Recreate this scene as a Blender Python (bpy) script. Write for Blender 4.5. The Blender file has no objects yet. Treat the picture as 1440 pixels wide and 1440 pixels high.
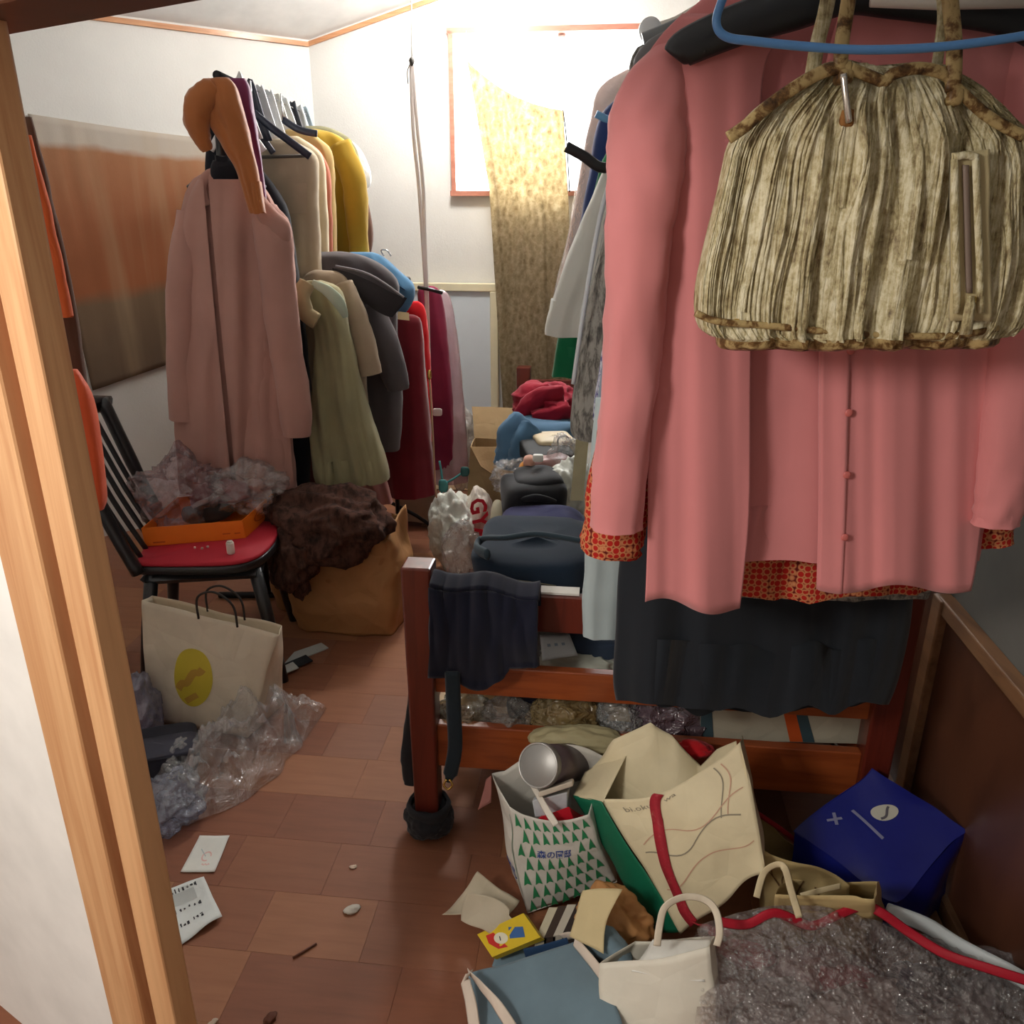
import bpy, bmesh, math, random
from mathutils import Vector, Matrix, noise
R = math.radians
rnd = random.Random(7)
scene = bpy.context.scene
COL = scene.collection

# ------------------------------------------------------------------ camera
CAM_H, FPX, PITCH = 1.5, 1150.0, R(20.63)
cam_data = bpy.data.cameras.new('camera')
cam_data.sensor_width = 36.0
cam_data.lens = 36.0 * FPX / 1440.0
cam_data.clip_start = 0.02
camera = bpy.data.objects.new('camera', cam_data)
camera.location = (0, 0, CAM_H)
camera.rotation_euler = (math.pi / 2 - PITCH, 0, 0)
COL.objects.link(camera)
scene.camera = camera
SP, CP = math.sin(PITCH), math.cos(PITCH)

# ------------------------------------------------------------------ view, sky and large lights
scene.view_settings.view_transform = 'Standard'
scene.view_settings.look = 'None'
scene.view_settings.gamma = 1.0
scene.view_settings.use_curve_mapping = False
scene.view_settings.exposure = 0.45
world = bpy.data.worlds.new('sky')
scene.world = world
world.use_nodes = True
wb = world.node_tree.nodes['Background']
wb.inputs['Color'].default_value = (0.93, 0.97, 1.0, 1)
wb.inputs['Strength'].default_value = 5.0

def light(name, kind, loc, power, color, size=0.2, size_y=None, rot=None):
    d = bpy.data.lights.new(name, kind)
    d.energy = power; d.color = color
    if kind == 'AREA':
        d.size = size
        if size_y: d.shape = 'RECTANGLE'; d.size_y = size_y
    else:
        d.shadow_soft_size = size
    o = bpy.data.objects.new(name, d)
    o.location = loc
    if rot: o.rotation_euler = rot
    COL.objects.link(o)
    return o
# daylight entering by the gable window
light('window_daylight', 'AREA', (0.24, 4.62, 1.95), 42, (0.95, 0.98, 1.0), 1.0, 0.7, (R(-90), 0, R(-6.5)))
# ceiling lamp of the room the photographer stands in
light('hall_lamp', 'POINT', (-1.0, -0.06, 1.75), 46, (1.0, 0.95, 0.88), 0.16)

# ------------------------------------------------------------------ pixel / space helpers
def ray(px, py):
    u, v = (px - 720) / FPX, (py - 720) / FPX
    f = CP - v * SP
    return u / f, (SP + v * CP) / f
def at(px, py, Y):
    a, d = ray(px, py)
    return Vector((a * Y, Y, CAM_H - d * Y))
def atz(px, py, z):
    a, d = ray(px, py)
    Y = (CAM_H - z) / d
    return Vector((a * Y, Y, z))
def proj(p):
    f = p[1]; d = CAM_H - p[2]
    zc = f * CP + d * SP
    return 720 + FPX * p[0] / zc, 720 + FPX * (d * CP - f * SP) / zc
EX = Vector((math.cos(R(6.5)), -math.sin(R(6.5)), 0))     # across the room
EY = Vector((math.sin(R(6.5)), math.cos(R(6.5)), 0))      # into the room
EZ = Vector((0, 0, 1))

# ------------------------------------------------------------------ scene objects
ORIG = {}
def tag(o, label=None, cat=None, group=None, kind=None):
    if label: o['label'] = label
    if cat: o['category'] = cat
    if group: o['group'] = group
    if kind: o['kind'] = kind
    return o
def thing(name, label, cat, base, group=None):
    o = bpy.data.objects.new(name, None)
    o.empty_display_size = 0.05
    o.location = base
    COL.objects.link(o)
    ORIG[o.name] = Vector(base)
    return tag(o, label, cat, group)
class MB:
    def __init__(s): s.v, s.f, s.uv = [], [], {}
    def add(s, vs, fs):
        n = len(s.v); s.v += [Vector(v) for v in vs]
        s.f += [tuple(i + n for i in f) for f in fs]
        return s
    def box(s, c, size, rot=None):
        c = Vector(c); h = Vector(size) / 2
        pts = [Vector((x * h.x, y * h.y, z * h.z)) for x in (-1, 1) for y in (-1, 1) for z in (-1, 1)]
        if rot is not None:
            m = rot if isinstance(rot, Matrix) else Matrix.Rotation(rot, 3, 'Z')
            pts = [m @ p for p in pts]
        return s.add([c + p for p in pts], [(0, 1, 3, 2), (4, 6, 7, 5), (0, 4, 5, 1), (2, 3, 7, 6), (0, 2, 6, 4), (1, 5, 7, 3)])
    def hexa(s, b, t):                      # bottom 4 and top 4 corners, same turn
        return s.add(list(b) + list(t), [(3, 2, 1, 0), (4, 5, 6, 7), (0, 1, 5, 4), (1, 2, 6, 5), (2, 3, 7, 6), (3, 0, 4, 7)])
    def rings(s, rings, cap0=True, cap1=True, closed=True):
        n = len(rings[0]); base = len(s.v)
        for r in rings: s.v += [Vector(p) for p in r]
        for i in range(len(rings) - 1):
            for j in range(n if closed else n - 1):
                k = (j + 1) % n
                s.f.append((base + i * n + j, base + i * n + k, base + (i + 1) * n + k, base + (i + 1) * n + j))
        for cap, i in ((cap0, 0), (cap1, len(rings) - 1)):
            if cap and closed:
                c = Vector((0, 0, 0))
                for p in rings[i]: c += Vector(p)
                s.v.append(c / n); m = len(s.v) - 1
                for j in range(n):
                    k = (j + 1) % n
                    q = (base + i * n + j, base + i * n + k, m)
                    s.f.append(q if i else q[::-1])
        return s
    def tube(s, pts, r, n=8, flat=1.0, cap=True, up=None):
        pts = smooth([Vector(p) for p in pts], 1) if len(pts) < 2 else [Vector(p) for p in pts]
        rs = r if isinstance(r, (list, tuple)) else [r] * len(pts)
        out = []; prev = None
        for i, p in enumerate(pts):
            d = (pts[min(i + 1, len(pts) - 1)] - pts[max(i - 1, 0)])
            d = d.normalized() if d.length > 1e-9 else Vector((0, 0, 1))
            ref = up or prev or (Vector((0, 1, 0)) if abs(d.y) < .9 else Vector((1, 0, 0)))
            a = (ref - d * ref.dot(d))
            if a.length < 1e-6: a = d.orthogonal()
            a.normalize(); b = d.cross(a)
            if not up: prev = a
            out.append([p + (b * math.cos(t) + a * math.sin(t) * flat) * rs[i] for t in [2 * math.pi * k / n for k in range(n)]])
        return s.rings(out, cap, cap)
    def grid(s, fn, nu, nv, thick=0.0):
        base = len(s.v)
        pts = [[fn(i / nu, j / nv) for j in range(nv + 1)] for i in range(nu + 1)]
        for row in pts: s.v += row
        m = nv + 1
        for i in range(nu):
            for j in range(nv):
                s.f.append((base + i * m + j, base + (i + 1) * m + j, base + (i + 1) * m + j + 1, base + i * m + j + 1))
                s.uv[len(s.f) - 1] = [(i / nu, j / nv), ((i + 1) / nu, j / nv), ((i + 1) / nu, (j + 1) / nv), (i / nu, (j + 1) / nv)]
        return s
def smooth(pts, k=6):
    """Catmull-Rom through points (tuples or Vectors of any length)"""
    pts = [tuple(p) for p in pts]; out = []
    n = len(pts)
    if n < 2: return [Vector(p) for p in pts]
    for i in range(n - 1):
        p0, p1, p2, p3 = pts[max(i - 1, 0)], pts[i], pts[i + 1], pts[min(i + 2, n - 1)]
        for j in range(k):
            t = j / k
            out.append(tuple(.5 * (2 * b + (c - a) * t + (2 * a - 5 * b + 4 * c - d) * t * t + (3 * b - a - 3 * c + d) * t ** 3) for a, b, c, d in zip(p0, p1, p2, p3)))
    out.append(pts[-1])
    return [Vector(p) if len(p) == 3 else p for p in out]
def build(name, mb, mat, parent=None, shade=True, bevel=0.0, solid=0.0, sub=0):
    me = bpy.data.meshes.new(name)
    if parent is not None:
        org = ORIG[parent.name]
    else:
        xs = [v.x for v in mb.v]; ys = [v.y for v in mb.v]
        org = Vector(((min(xs) + max(xs)) / 2, (min(ys) + max(ys)) / 2, min(v.z for v in mb.v)))
    me.from_pydata([tuple(v - org) for v in mb.v], [], mb.f)
    if mb.uv:
        ul = me.uv_layers.new(name='UVMap')
        for p in me.polygons:
            q = mb.uv.get(p.index)
            if q:
                for li, c in zip(p.loop_indices, q): ul.data[li].uv = c
    bm = bmesh.new(); bm.from_mesh(me)
    bmesh.ops.recalc_face_normals(bm, faces=bm.faces)
    bm.to_mesh(me); bm.free()
    if shade:
        for p in me.polygons: p.use_smooth = True
    me.materials.append(mat)
    o = bpy.data.objects.new(name, me)
    COL.objects.link(o)
    ORIG[o.name] = org
    if parent is not None: o.parent = parent
    else: o.location = org
    if bevel:
        b = o.modifiers.new('bevel', 'BEVEL'); b.width = bevel; b.segments = 2; b.limit_method = 'ANGLE'
        if shade:
            for p in me.polygons: p.use_smooth = False
    if solid:
        m = o.modifiers.new('solid', 'SOLIDIFY'); m.thickness = solid; m.offset = 0
    if sub:
        m = o.modifiers.new('sub', 'SUBSURF'); m.levels = sub; m.render_levels = sub
    return o
def nz(x, y=0.0, z=0.0): return noise.noise(Vector((x, y, z)))
def ndisp(p, amp, sc, seed):
    q = Vector(p) * sc + Vector((seed * 3.7, seed * 1.3, seed * 2.1))
    a = noise.noise_vector(q)
    rg = 1 - 2 * abs(noise.noise(q * 0.8 + Vector((9, 4, 7))))
    return a * amp + a.normalized() * rg * amp * .35 if a.length > 1e-6 else a

# ------------------------------------------------------------------ materials
def S(r, g, b):
    f = lambda c: c / 12.92 if c <= .04045 else ((c + .055) / 1.055) ** 2.4
    return (f(r / 255), f(g / 255), f(b / 255), 1)
MATS = {}
class NT:
    def __init__(s, name):
        s.m = bpy.data.materials.new(name); s.m.use_nodes = True
        s.t = s.m.node_tree; s.t.nodes.clear()
        s.out = s.n('ShaderNodeOutputMaterial')
    def n(s, kind, **kw):
        x = s.t.nodes.new(kind)
        for k, v in kw.items():
            if hasattr(x, k): setattr(x, k, v)
        return x
    def l(s, a, b): s.t.links.new(a, b)
    def pr(s, col=None, rough=.8, spec=.3, metal=0.0):
        p = s.n('ShaderNodeBsdfPrincipled')
        if col: p.inputs['Base Color'].default_value = col
        p.inputs['Roughness'].default_value = rough
        p.inputs['Specular IOR Level'].default_value = spec
        p.inputs['Metallic'].default_value = metal
        s.l(p.outputs[0], s.out.inputs[0])
        return p
    def coord(s, scale=(1, 1, 1), kind='Object', rot=(0, 0, 0)):
        tc = s.n('ShaderNodeTexCoord'); mp = s.n('ShaderNodeMapping')
        mp.inputs['Scale'].default_value = scale; mp.inputs['Rotation'].default_value = rot
        s.l(tc.outputs[kind], mp.inputs[0])
        return mp.outputs[0]
    def noise(s, co, scale, detail=3, rough=.55, dist=0):
        x = s.n('ShaderNodeTexNoise'); s.l(co, x.inputs['Vector'])
        x.inputs['Scale'].default_value = scale; x.inputs['Detail'].default_value = detail
        x.inputs['Roughness'].default_value = rough; x.inputs['Distortion'].default_value = dist
        return x.outputs[0]
    def ramp(s, fac, stops):
        x = s.n('ShaderNodeValToRGB'); s.l(fac, x.inputs[0])
        e = x.color_ramp.elements
        while len(e) < len(stops): e.new(.5)
        for q, (p, c) in zip(e, stops): q.position = p; q.color = c
        return x.outputs[0]
    def bump(s, h, strength, dist, to):
        b = s.n('ShaderNodeBump'); b.inputs['Strength'].default_value = strength; b.inputs['Distance'].default_value = dist
        s.l(h, b.inputs['Height']); s.l(b.outputs[0], to.inputs['Normal'])
        return b
    def mix(s, a, b, fac):
        x = s.n('ShaderNodeMixShader')
        if isinstance(fac, float): x.inputs[0].default_value = fac
        else: s.l(fac, x.inputs[0])
        s.l(a, x.inputs[1]); s.l(b, x.inputs[2])
        return x.outputs[0]
def dk(c, f): return (c[0] * f, c[1] * f, c[2] * f, 1)
def fabric(name, c, rough=.9, var=.16, bs=260, bump=.25, big=5, sheen=.15):
    if name in MATS: return MATS[name]
    t = NT(name); p = t.pr(c, rough, .2); co = t.coord()
    f = t.noise(co, big, 4); t.l(t.ramp(f, [(.3, dk(c, 1 - var)), (.7, dk(c, 1 + var * .6))]), p.inputs['Base Color'])
    p.inputs['Sheen Weight'].default_value = sheen
    w = t.n('ShaderNodeTexWave'); w.wave_type = 'BANDS'; t.l(co, w.inputs[0]); w.inputs['Scale'].default_value = bs; w.inputs['Distortion'].default_value = 3
    t.bump(w.outputs[1], bump, .0006, p)
    MATS[name] = t.m; return t.m
def plain(name, c, rough=.5, spec=.4, metal=0.0, var=.06, coat=0.0, bsc=40, bump=.05):
    if name in MATS: return MATS[name]
    t = NT(name); p = t.pr(c, rough, spec, metal); co = t.coord()
    f = t.noise(co, 9, 4); t.l(t.ramp(f, [(.3, dk(c, 1 - var)), (.7, dk(c, 1 + var))]), p.inputs['Base Color'])
    p.inputs['Coat Weight'].default_value = coat; p.inputs['Coat Roughness'].default_value = .12
    t.bump(t.noise(co, bsc, 3), bump, .004, p)
    MATS[name] = t.m; return t.m
def paper(name, c, rough=.7, var=.08):
    if name in MATS: return MATS[name]
    t = NT(name); p = t.pr(c, rough, .3); co = t.coord()
    f = t.noise(co, 12, 5); t.l(t.ramp(f, [(.3, dk(c, 1 - var)), (.7, dk(c, 1 + var * .5))]), p.inputs['Base Color'])
    v = t.n('ShaderNodeTexVoronoi'); v.feature = 'DISTANCE_TO_EDGE'; t.l(co, v.inputs['Vector']); v.inputs['Scale'].default_value = 11
    v.inputs['Randomness'].default_value = 1.0
    t.bump(v.outputs[0], .3, .02, p)
    MATS[name] = t.m; return t.m
def wood(name, c1, c2, sc=(30, 30, 2), rough=.45, coat=.2):
    if name in MATS: return MATS[name]
    t = NT(name); p = t.pr(c1, rough, .4); co = t.coord(sc)
    f = t.noise(co, 1.0, 5, .6, .6)
    t.l(t.ramp(f, [(.3, c2), (.55, c1), (.75, dk(c1, 1.12))]), p.inputs['Base Color'])
    p.inputs['Coat Weight'].default_value = coat; p.inputs['Coat Roughness'].default_value = .18
    t.bump(f, .15, .002, p)
    MATS[name] = t.m; return t.m
def film(name, tint=(1, 1, 1, 1), clear=.72, milky=.35, bsc=18, rough=.08, bump=.9):
    """thin clear plastic: see-through, milky and glinting"""
    if name in MATS: return MATS[name]
    t = NT(name); co = t.coord()
    tr = t.n('ShaderNodeBsdfTransparent'); tr.inputs[0].default_value = tint
    d = t.n('ShaderNodeBsdfPrincipled'); d.inputs['Base Color'].default_value = tint
    d.inputs['Roughness'].default_value = rough; d.inputs['Specular IOR Level'].default_value = .9
    g = t.n('ShaderNodeBsdfGlossy'); g.inputs['Roughness'].default_value = rough
    v = t.n('ShaderNodeTexVoronoi'); v.feature = 'F1'; t.l(co, v.inputs['Vector']); v.inputs['Scale'].default_value = bsc
    h = t.noise(co, bsc * 1.4, 3, .6, 1.2)
    ad = t.n('ShaderNodeMath'); ad.operation = 'ADD'; t.l(v.outputs[0], ad.inputs[0]); t.l(h, ad.inputs[1])
    b = t.bump(ad.outputs[0], bump, .02, d); t.l(b.outputs[0], g.inputs['Normal'])
    lw = t.n('ShaderNodeLayerWeight'); lw.inputs[0].default_value = .45; t.l(b.outputs[0], lw.inputs['Normal'])
    mk = t.mix(tr.outputs[0], d.outputs[0], float(1 - clear))
    mr = t.n('ShaderNodeMapRange'); t.l(lw.outputs['Fresnel'], mr.inputs[0]); mr.inputs[3].default_value = .05; mr.inputs[4].default_value = .42
    t.l(t.mix(mk, g.outputs[0], mr.outputs[0]), t.out.inputs[0])
    MATS[name] = t.m; return t.m
def glow(name, c, s):
    t = NT(name); e = t.n('ShaderNodeEmission'); e.inputs[0].default_value = c; e.inputs[1].default_value = s
    t.l(e.outputs[0], t.out.inputs[0]); return t.m
def spotted(name, base, spot, spot2, scale=60, rough=.85, stretch=(1, 1, 1), thr=(.42, .55), bump=.3):
    if name in MATS: return MATS[name]
    t = NT(name); p = t.pr(base, rough, .25); co = t.coord(stretch)
    f = t.noise(co, scale, 5, .65, .4)
    t.l(t.ramp(f, [(thr[0] - .12, spot2), (thr[0], spot), (thr[1], base), (min(thr[1] + .2, 1), dk(base, 1.15))]), p.inputs['Base Color'])
    t.bump(f, bump, .003, p)
    MATS[name] = t.m; return t.m

# ------------------------------------------------------------------ cloth builders
def lerp_rows(rows, n):
    rs = smooth([tuple(map(float, r)) for r in rows], 8)
    # resample by y so rings are evenly spread
    ln = [0.0]
    for a, b in zip(rs, rs[1:]): ln.append(ln[-1] + math.dist(a, b))
    out = []; k = 0
    for i in range(n + 1):
        s = ln[-1] * i / n
        while k < len(ln) - 2 and ln[k + 1] < s: k += 1
        q = (s - ln[k]) / max(ln[k + 1] - ln[k], 1e-9)
        out.append(tuple(a + (b - a) * q for a, b in zip(rs[k], rs[k + 1])))
    return out
def body_mesh(rows, Y, thick=.09, amp=.014, freq=9, seed=1, n=34, seg=64, yaw=0.0, lean=0.0, hem=.008, top=.35, wrink=.0025, capb=True, edge=.6):
    """a hanging garment body: rows are (y, x_left, x_right[, Y]) outlines in depth Y"""
    rw = lerp_rows([r if len(r) == 4 else (*r, Y) for r in rows], n)
    rings = []
    for i, (y, xl, xr, yy) in enumerate(rw):
        t = i / n
        yy += lean * t
        L = at(xl, y, yy - yaw); Rr = at(xr, y, yy + yaw)
        C = (L + Rr) / 2; W = (Rr - L) / 2
        N = Vector((W.y, -W.x, 0)); N = N.normalized() if N.length > 1e-6 else Vector((0, -1, 0))
        hw = W.length
        d = min(thick, hw * 1.2) * (.55 + .45 * min(1, t * 4))
        ring = []
        for k in range(seg):
            a = 2 * math.pi * k / seg
            c, s_ = math.cos(a), math.sin(a)
            ex = math.copysign(abs(c) ** .8, c); ez = math.copysign(abs(s_) ** edge, s_)
            sx = ex * hw
            sd = seed * 5.3 + (0 if s_ > 0 else 3)
            fo = nz(sx * freq + t * .5, t * .9, sd) + .6 * (1 - 2.4 * abs(nz(sx * freq * 1.5 - t * .6, t * 1.1, sd + 11))) + .35 * nz(sx * freq * 3, t * 3, sd + 5)
            g = amp * 1.8 * (top + (1 - top) * t) * (abs(s_) ** .5)
            p = C + W * ex + N * (ez * d * .5 + fo * g)
            if wrink: p += ndisp(p, wrink, 16, seed)
            p.z += hem * t ** 6 * nz(sx * 6, seed, a)
            ring.append(p)
        rings.append(ring)
    if capb:   # hollow hem: turn the last ring inwards and up
        last = rings[-1]; c = sum(last, Vector()) / seg
        lip = [c + (p - c) * .965 for p in last]
        ins = [c + (p - c) * .85 + Vector((0, 0, .09)) for p in last]
        return MB().rings(rings, True, False).rings([last, lip], False, False).rings([lip, ins], False, True)
    return MB().rings(rings, True, capb)
def limb_mesh(pts, seg=20, k=6, flat=.8, wrink=.006, seed=1, cap=True):
    """sleeve or trouser leg: pts are (x, y, z, r)"""
    q = smooth(pts, k); out = []; n = len(q)
    for i, p4 in enumerate(q):
        p = Vector(p4[:3]); r = max(p4[3], .002)
        d = Vector(q[min(i + 1, n - 1)][:3]) - Vector(q[max(i - 1, 0)][:3])
        d = d.normalized() if d.length > 1e-9 else Vector((0, 0, -1))
        ref = Vector((0, -1, 0)); a = ref - d * ref.dot(d)
        if a.length < 1e-4: a = d.orthogonal()
        a.normalize(); b = d.cross(a)
        ring = []
        for j in range(seg):
            t = 2 * math.pi * j / seg
            w = 1 + (wrink / r) * (nz(math.cos(t) * 2, math.sin(t) * 2, i * .25 + seed * 7) + .6 * nz(math.cos(t) * 1.2 + 5, i * .7, seed * 3))
            ring.append(p + (b * math.cos(t) + a * math.sin(t) * flat) * r * w)
        out.append(ring)
    if cap:
        last = out[-1]; c = sum(last, Vector()) / seg; dd = (Vector(q[-1][:3]) - Vector(q[-2][:3])).normalized()
        lip = [c + (p - c) * .93 for p in last]; ins = [c + (p - c) * .8 - dd * .04 for p in last]
        return MB().rings(out, True, False).rings([last, lip], False, False).rings([lip, ins], False, True)
    return MB().rings(out, True, True)
def px_limb(pts):
    return [(*at(x, y, Y), r) for x, y, Y, r in pts]
def pillow_mesh(c, size, rot=None, e=.45, amp=.01, sc=9, seed=1, nu=36, nv=22):
    c = Vector(c); m = rot if isinstance(rot, Matrix) else Matrix.Rotation(rot or 0, 3, 'Z')
    f = lambda v, p: math.copysign(abs(v) ** p, v)
    rings = []
    for j in range(nv + 1):
        b = -math.pi / 2 + math.pi * j / nv
        ring = []
        for i in range(nu):
            a = 2 * math.pi * i / nu
            p = Vector((f(math.cos(b), e) * f(math.cos(a), e) * size[0] / 2, f(math.cos(b), e) * f(math.sin(a), e) * size[1] / 2, f(math.sin(b), e) * size[2] / 2))
            w = c + m @ p
            ring.append(w + ndisp(w, amp, sc, seed))
        rings.append(ring)
    return MB().rings(rings, True, True)
def pill_px(x0, y0, x1, y1, Y, depth, **kw):
    a = at(x0, (y0 + y1) / 2, Y); b = at(x1, (y0 + y1) / 2, Y); t = at((x0 + x1) / 2, y0, Y); u = at((x0 + x1) / 2, y1, Y)
    return pillow_mesh((a + b + t + u) / 4, ((b - a).length, depth, (t - u).length), **kw)
def crumple_mesh(c, size, rot=None, seed=1, amp=.3, sc=5, sub=5, floor=None, fine=.1):
    """crumpled film or paper: a lump with sharp ridges"""
    bm = bmesh.new(); bmesh.ops.create_icosphere(bm, subdivisions=sub, radius=.5)
    m = rot if isinstance(rot, Matrix) else Matrix.Rotation(rot or 0, 3, 'Z')
    c = Vector(c); sz = Vector(size); vs = []
    for v in bm.verts:
        p = v.co.copy()
        q = p * sc + Vector((seed * 4.1, seed * 1.7, seed * .9))
        r = noise.noise(q * .6) * amp + (.25 - abs(noise.noise(q))) * amp * 1.1 + (.2 - abs(noise.noise(q * 2.6))) * fine * 1.2 + (.2 - abs(noise.noise(q * 6))) * fine * .5
        p *= 1 + r
        w = c + m @ Vector((p.x * sz.x, p.y * sz.y, p.z * sz.z))
        if floor is not None and w.z < floor: w.z = floor + .001 + abs(nz(w.x * 30, w.y * 30)) * .002
        vs.append(w)
    fs = [tuple(v.index for v in f.verts) for f in bm.faces]
    bm.free()
    return MB().add(vs, fs)
def patch(p00, p10, p11, p01, amp=.006, sc=9, seed=1, bulge=0.0):
    """bilinear panel u to the right, v upward, crumpled by place so that neighbours meet"""
    p00, p10, p11, p01 = map(Vector, (p00, p10, p11, p01))
    nrm = (p10 - p00).cross(p01 - p00)
    nrm = nrm.normalized() if nrm.length > 1e-9 else Vector((0, -1, 0))
    def fn(u, v):
        p = p00 * (1 - u) * (1 - v) + p10 * u * (1 - v) + p11 * u * v + p01 * (1 - u) * v
        p = p + ndisp(p, amp, sc, seed)
        return p + nrm * bulge * math.sin(math.pi * u) * math.sin(math.pi * min(1, v * 1.0))
    return fn
CAMP = Vector((0, 0, CAM_H))
def fn_normal(fn, u, v):
    e = .02
    n = (fn(min(u + e, 1), v) - fn(max(u - e, 0), v)).cross(fn(u, min(v + e, 1)) - fn(u, max(v - e, 0)))
    n = n.normalized() if n.length > 1e-12 else Vector((0, -1, 0))
    return n if n.dot(CAMP - fn(u, v)) > 0 else -n
def decal(fn, polys, off=.0016):
    """flat print: polygons in (u, v) carried onto the panel"""
    mb = MB()
    for vs, fs in polys:
        mb.add([fn(u, v) + fn_normal(fn, u, v) * off for u, v in vs], fs)
    return mb
def dec_rect(u0, v0, u1, v1, n=6):
    vs = []; fs = []
    for i in range(n + 1):
        a = u0 + (u1 - u0) * i / n
        for j in range(n + 1): vs.append((a, v0 + (v1 - v0) * j / n))
    m = n + 1
    for i in range(n):
        for j in range(n): fs.append((i * m + j, (i + 1) * m + j, (i + 1) * m + j + 1, i * m + j + 1))
    return vs, fs
def dec_disc(u, v, ru, rv, n=28, rot=0.0, rings=4):
    vs = [(u, v)]; fs = []
    for k in range(1, rings + 1):
        for i in range(n):
            a = 2 * math.pi * i / n; x, y = math.cos(a) * ru * k / rings, math.sin(a) * rv * k / rings
            vs.append((u + x * math.cos(rot) - y * math.sin(rot), v + x * math.sin(rot) + y * math.cos(rot)))
    for i in range(n): fs.append((0, 1 + i, 1 + (i + 1) % n))
    for k in range(rings - 1):
        for i in range(n):
            a = 1 + k * n + i; b = 1 + k * n + (i + 1) % n
            fs.append((a, b, b + n, a + n))
    return vs, fs
def dec_line(pts, w):
    vs = []; fs = []
    for i, p in enumerate(pts):
        a, b = Vector((*pts[max(i - 1, 0)], 0)), Vector((*pts[min(i + 1, len(pts) - 1)], 0))
        d = (b - a).normalized(); nn = Vector((-d.y, d.x, 0)) * w / 2
        vs += [(p[0] + nn.x, p[1] + nn.y), (p[0] - nn.x, p[1] - nn.y)]
        if i: fs.append((2 * i - 2, 2 * i - 1, 2 * i + 1, 2 * i))
    return vs, fs
def text_poly(body, u, v, w, aspect=1.0, rot=0.0, bold=.02):
    """lettering as polygons, centred at (u, v), w wide; aspect = panel width / height"""
    cu = bpy.data.curves.new('lettering', 'FONT'); cu.body = body; cu.resolution_u = 2; cu.offset = bold
    o = bpy.data.objects.new('lettering', cu); COL.objects.link(o)
    dg = bpy.context.evaluated_depsgraph_get(); dg.update()
    me = bpy.data.meshes.new_from_object(o.evaluated_get(dg))
    vs = [v_.co.copy() for v_ in me.vertices]; fs = [tuple(p.vertices) for p in me.polygons]
    bpy.data.objects.remove(o); bpy.data.curves.remove(cu); bpy.data.meshes.remove(me)
    x0, x1 = min(p.x for p in vs), max(p.x for p in vs); y0, y1 = min(p.y for p in vs), max(p.y for p in vs)
    s = w / (x1 - x0); out = []
    for p in vs:
        x, y = (p.x - (x0 + x1) / 2) * s, (p.y - (y0 + y1) / 2) * s
        xr, yr = x * math.cos(rot) - y * math.sin(rot), x * math.sin(rot) + y * math.cos(rot)
        out.append((u + xr, v + yr * aspect))
    return out, fs
def bag_body(b4, t4, amp=.008, sc=9, seed=1, n=22, bottom=True, bulge=.0):
    """open bag; corners front-left, front-right, back-right, back-left. returns mesh and panel functions"""
    mb = MB(); fns = []
    for i in range(4):
        k = (i + 1) % 4
        fn = patch(b4[i], b4[k], t4[k], t4[i], amp, sc, seed, bulge)
        mb.grid(fn, n, n); fns.append(fn)
    if bottom: mb.grid(patch(b4[0], b4[1], b4[2], b4[3], amp, sc, seed), n, n)
    return mb, fns
def weld(mb, d=1e-4):
    bm = bmesh.new(); vs = [bm.verts.new(v) for v in mb.v]
    for f in mb.f:
        try: bm.faces.new([vs[i] for i in f])
        except ValueError: pass
    bmesh.ops.remove_doubles(bm, verts=bm.verts, dist=d); bm.verts.index_update()
    o = MB(); o.v = [v.co.copy() for v in bm.verts]; o.f = [tuple(v.index for v in f.verts) for f in bm.faces]
    bm.free(); return o
def base_of(mb):
    xs = [v.x for v in mb.v]; ys = [v.y for v in mb.v]
    return Vector(((min(xs) + max(xs)) / 2, (min(ys) + max(ys)) / 2, min(v.z for v in mb.v)))
def single(name, mb, mat, label, cat, group=None, **kw):
    return tag(build(name, mb, mat, None, **kw), label, cat, group)

# ================================================================== THE SETTING
def struct(name, mb, mat, **kw):
    return tag(build(name, mb, mat, None, shade=kw.pop('shade', False), **kw), kind='structure')
def wallpaper():
    t = NT('white_wallpaper'); c = S(226, 224, 219); p = t.pr(c, .9, .2); co = t.coord()
    f = t.noise(co, 2.2, 5); t.l(t.ramp(f, [(.3, dk(c, .93)), (.7, dk(c, 1.04))]), p.inputs['Base Color'])
    t.bump(t.noise(co, 110, 4, .7), .35, .003, p); return t.m
M_WALL = wallpaper()
M_CEIL = plain('white_ceiling_board', S(232, 232, 230), .9, .2, bump=.1)
M_TRIM = wood('light_brown_trim', S(206, 150, 108), S(180, 120, 80), (4, 4, 60), .5)
M_JAMB = wood('pale_pine', S(214, 166, 120), S(188, 132, 88), (34, 34, 1.6), .5, .15)
M_LINTEL = wood('dark_brown_beam', S(98, 60, 42), S(70, 42, 30), (3, 3, 40), .5)
M_DARKWOOD = wood('dark_stained_board', S(96, 58, 40), S(66, 38, 26), (20, 3, 1.5), .4)
M_REDWOOD = wood('red_stained_wood', S(106, 40, 28), S(80, 28, 20), (24, 24, 2), .3, .5)
M_LITWOOD = wood('lit_bed_wood', S(160, 80, 38), S(128, 58, 28), (2, 24, 30), .35, .3)  # bed wood tinted orange, painting in the light on the lower rails

def slab(p0, p1, z0, z1, th, side):
    """upright slab from p0 to p1 in plan, thickness th towards side"""
    p0, p1 = Vector((*p0, 0)), Vector((*p1, 0)); s_ = Vector((*side, 0)).normalized() * th
    b = [p0, p1, p1 + s_, p0 + s_]
    return [q + EZ * z0 for q in b], [q + EZ * z1 for q in b]

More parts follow.
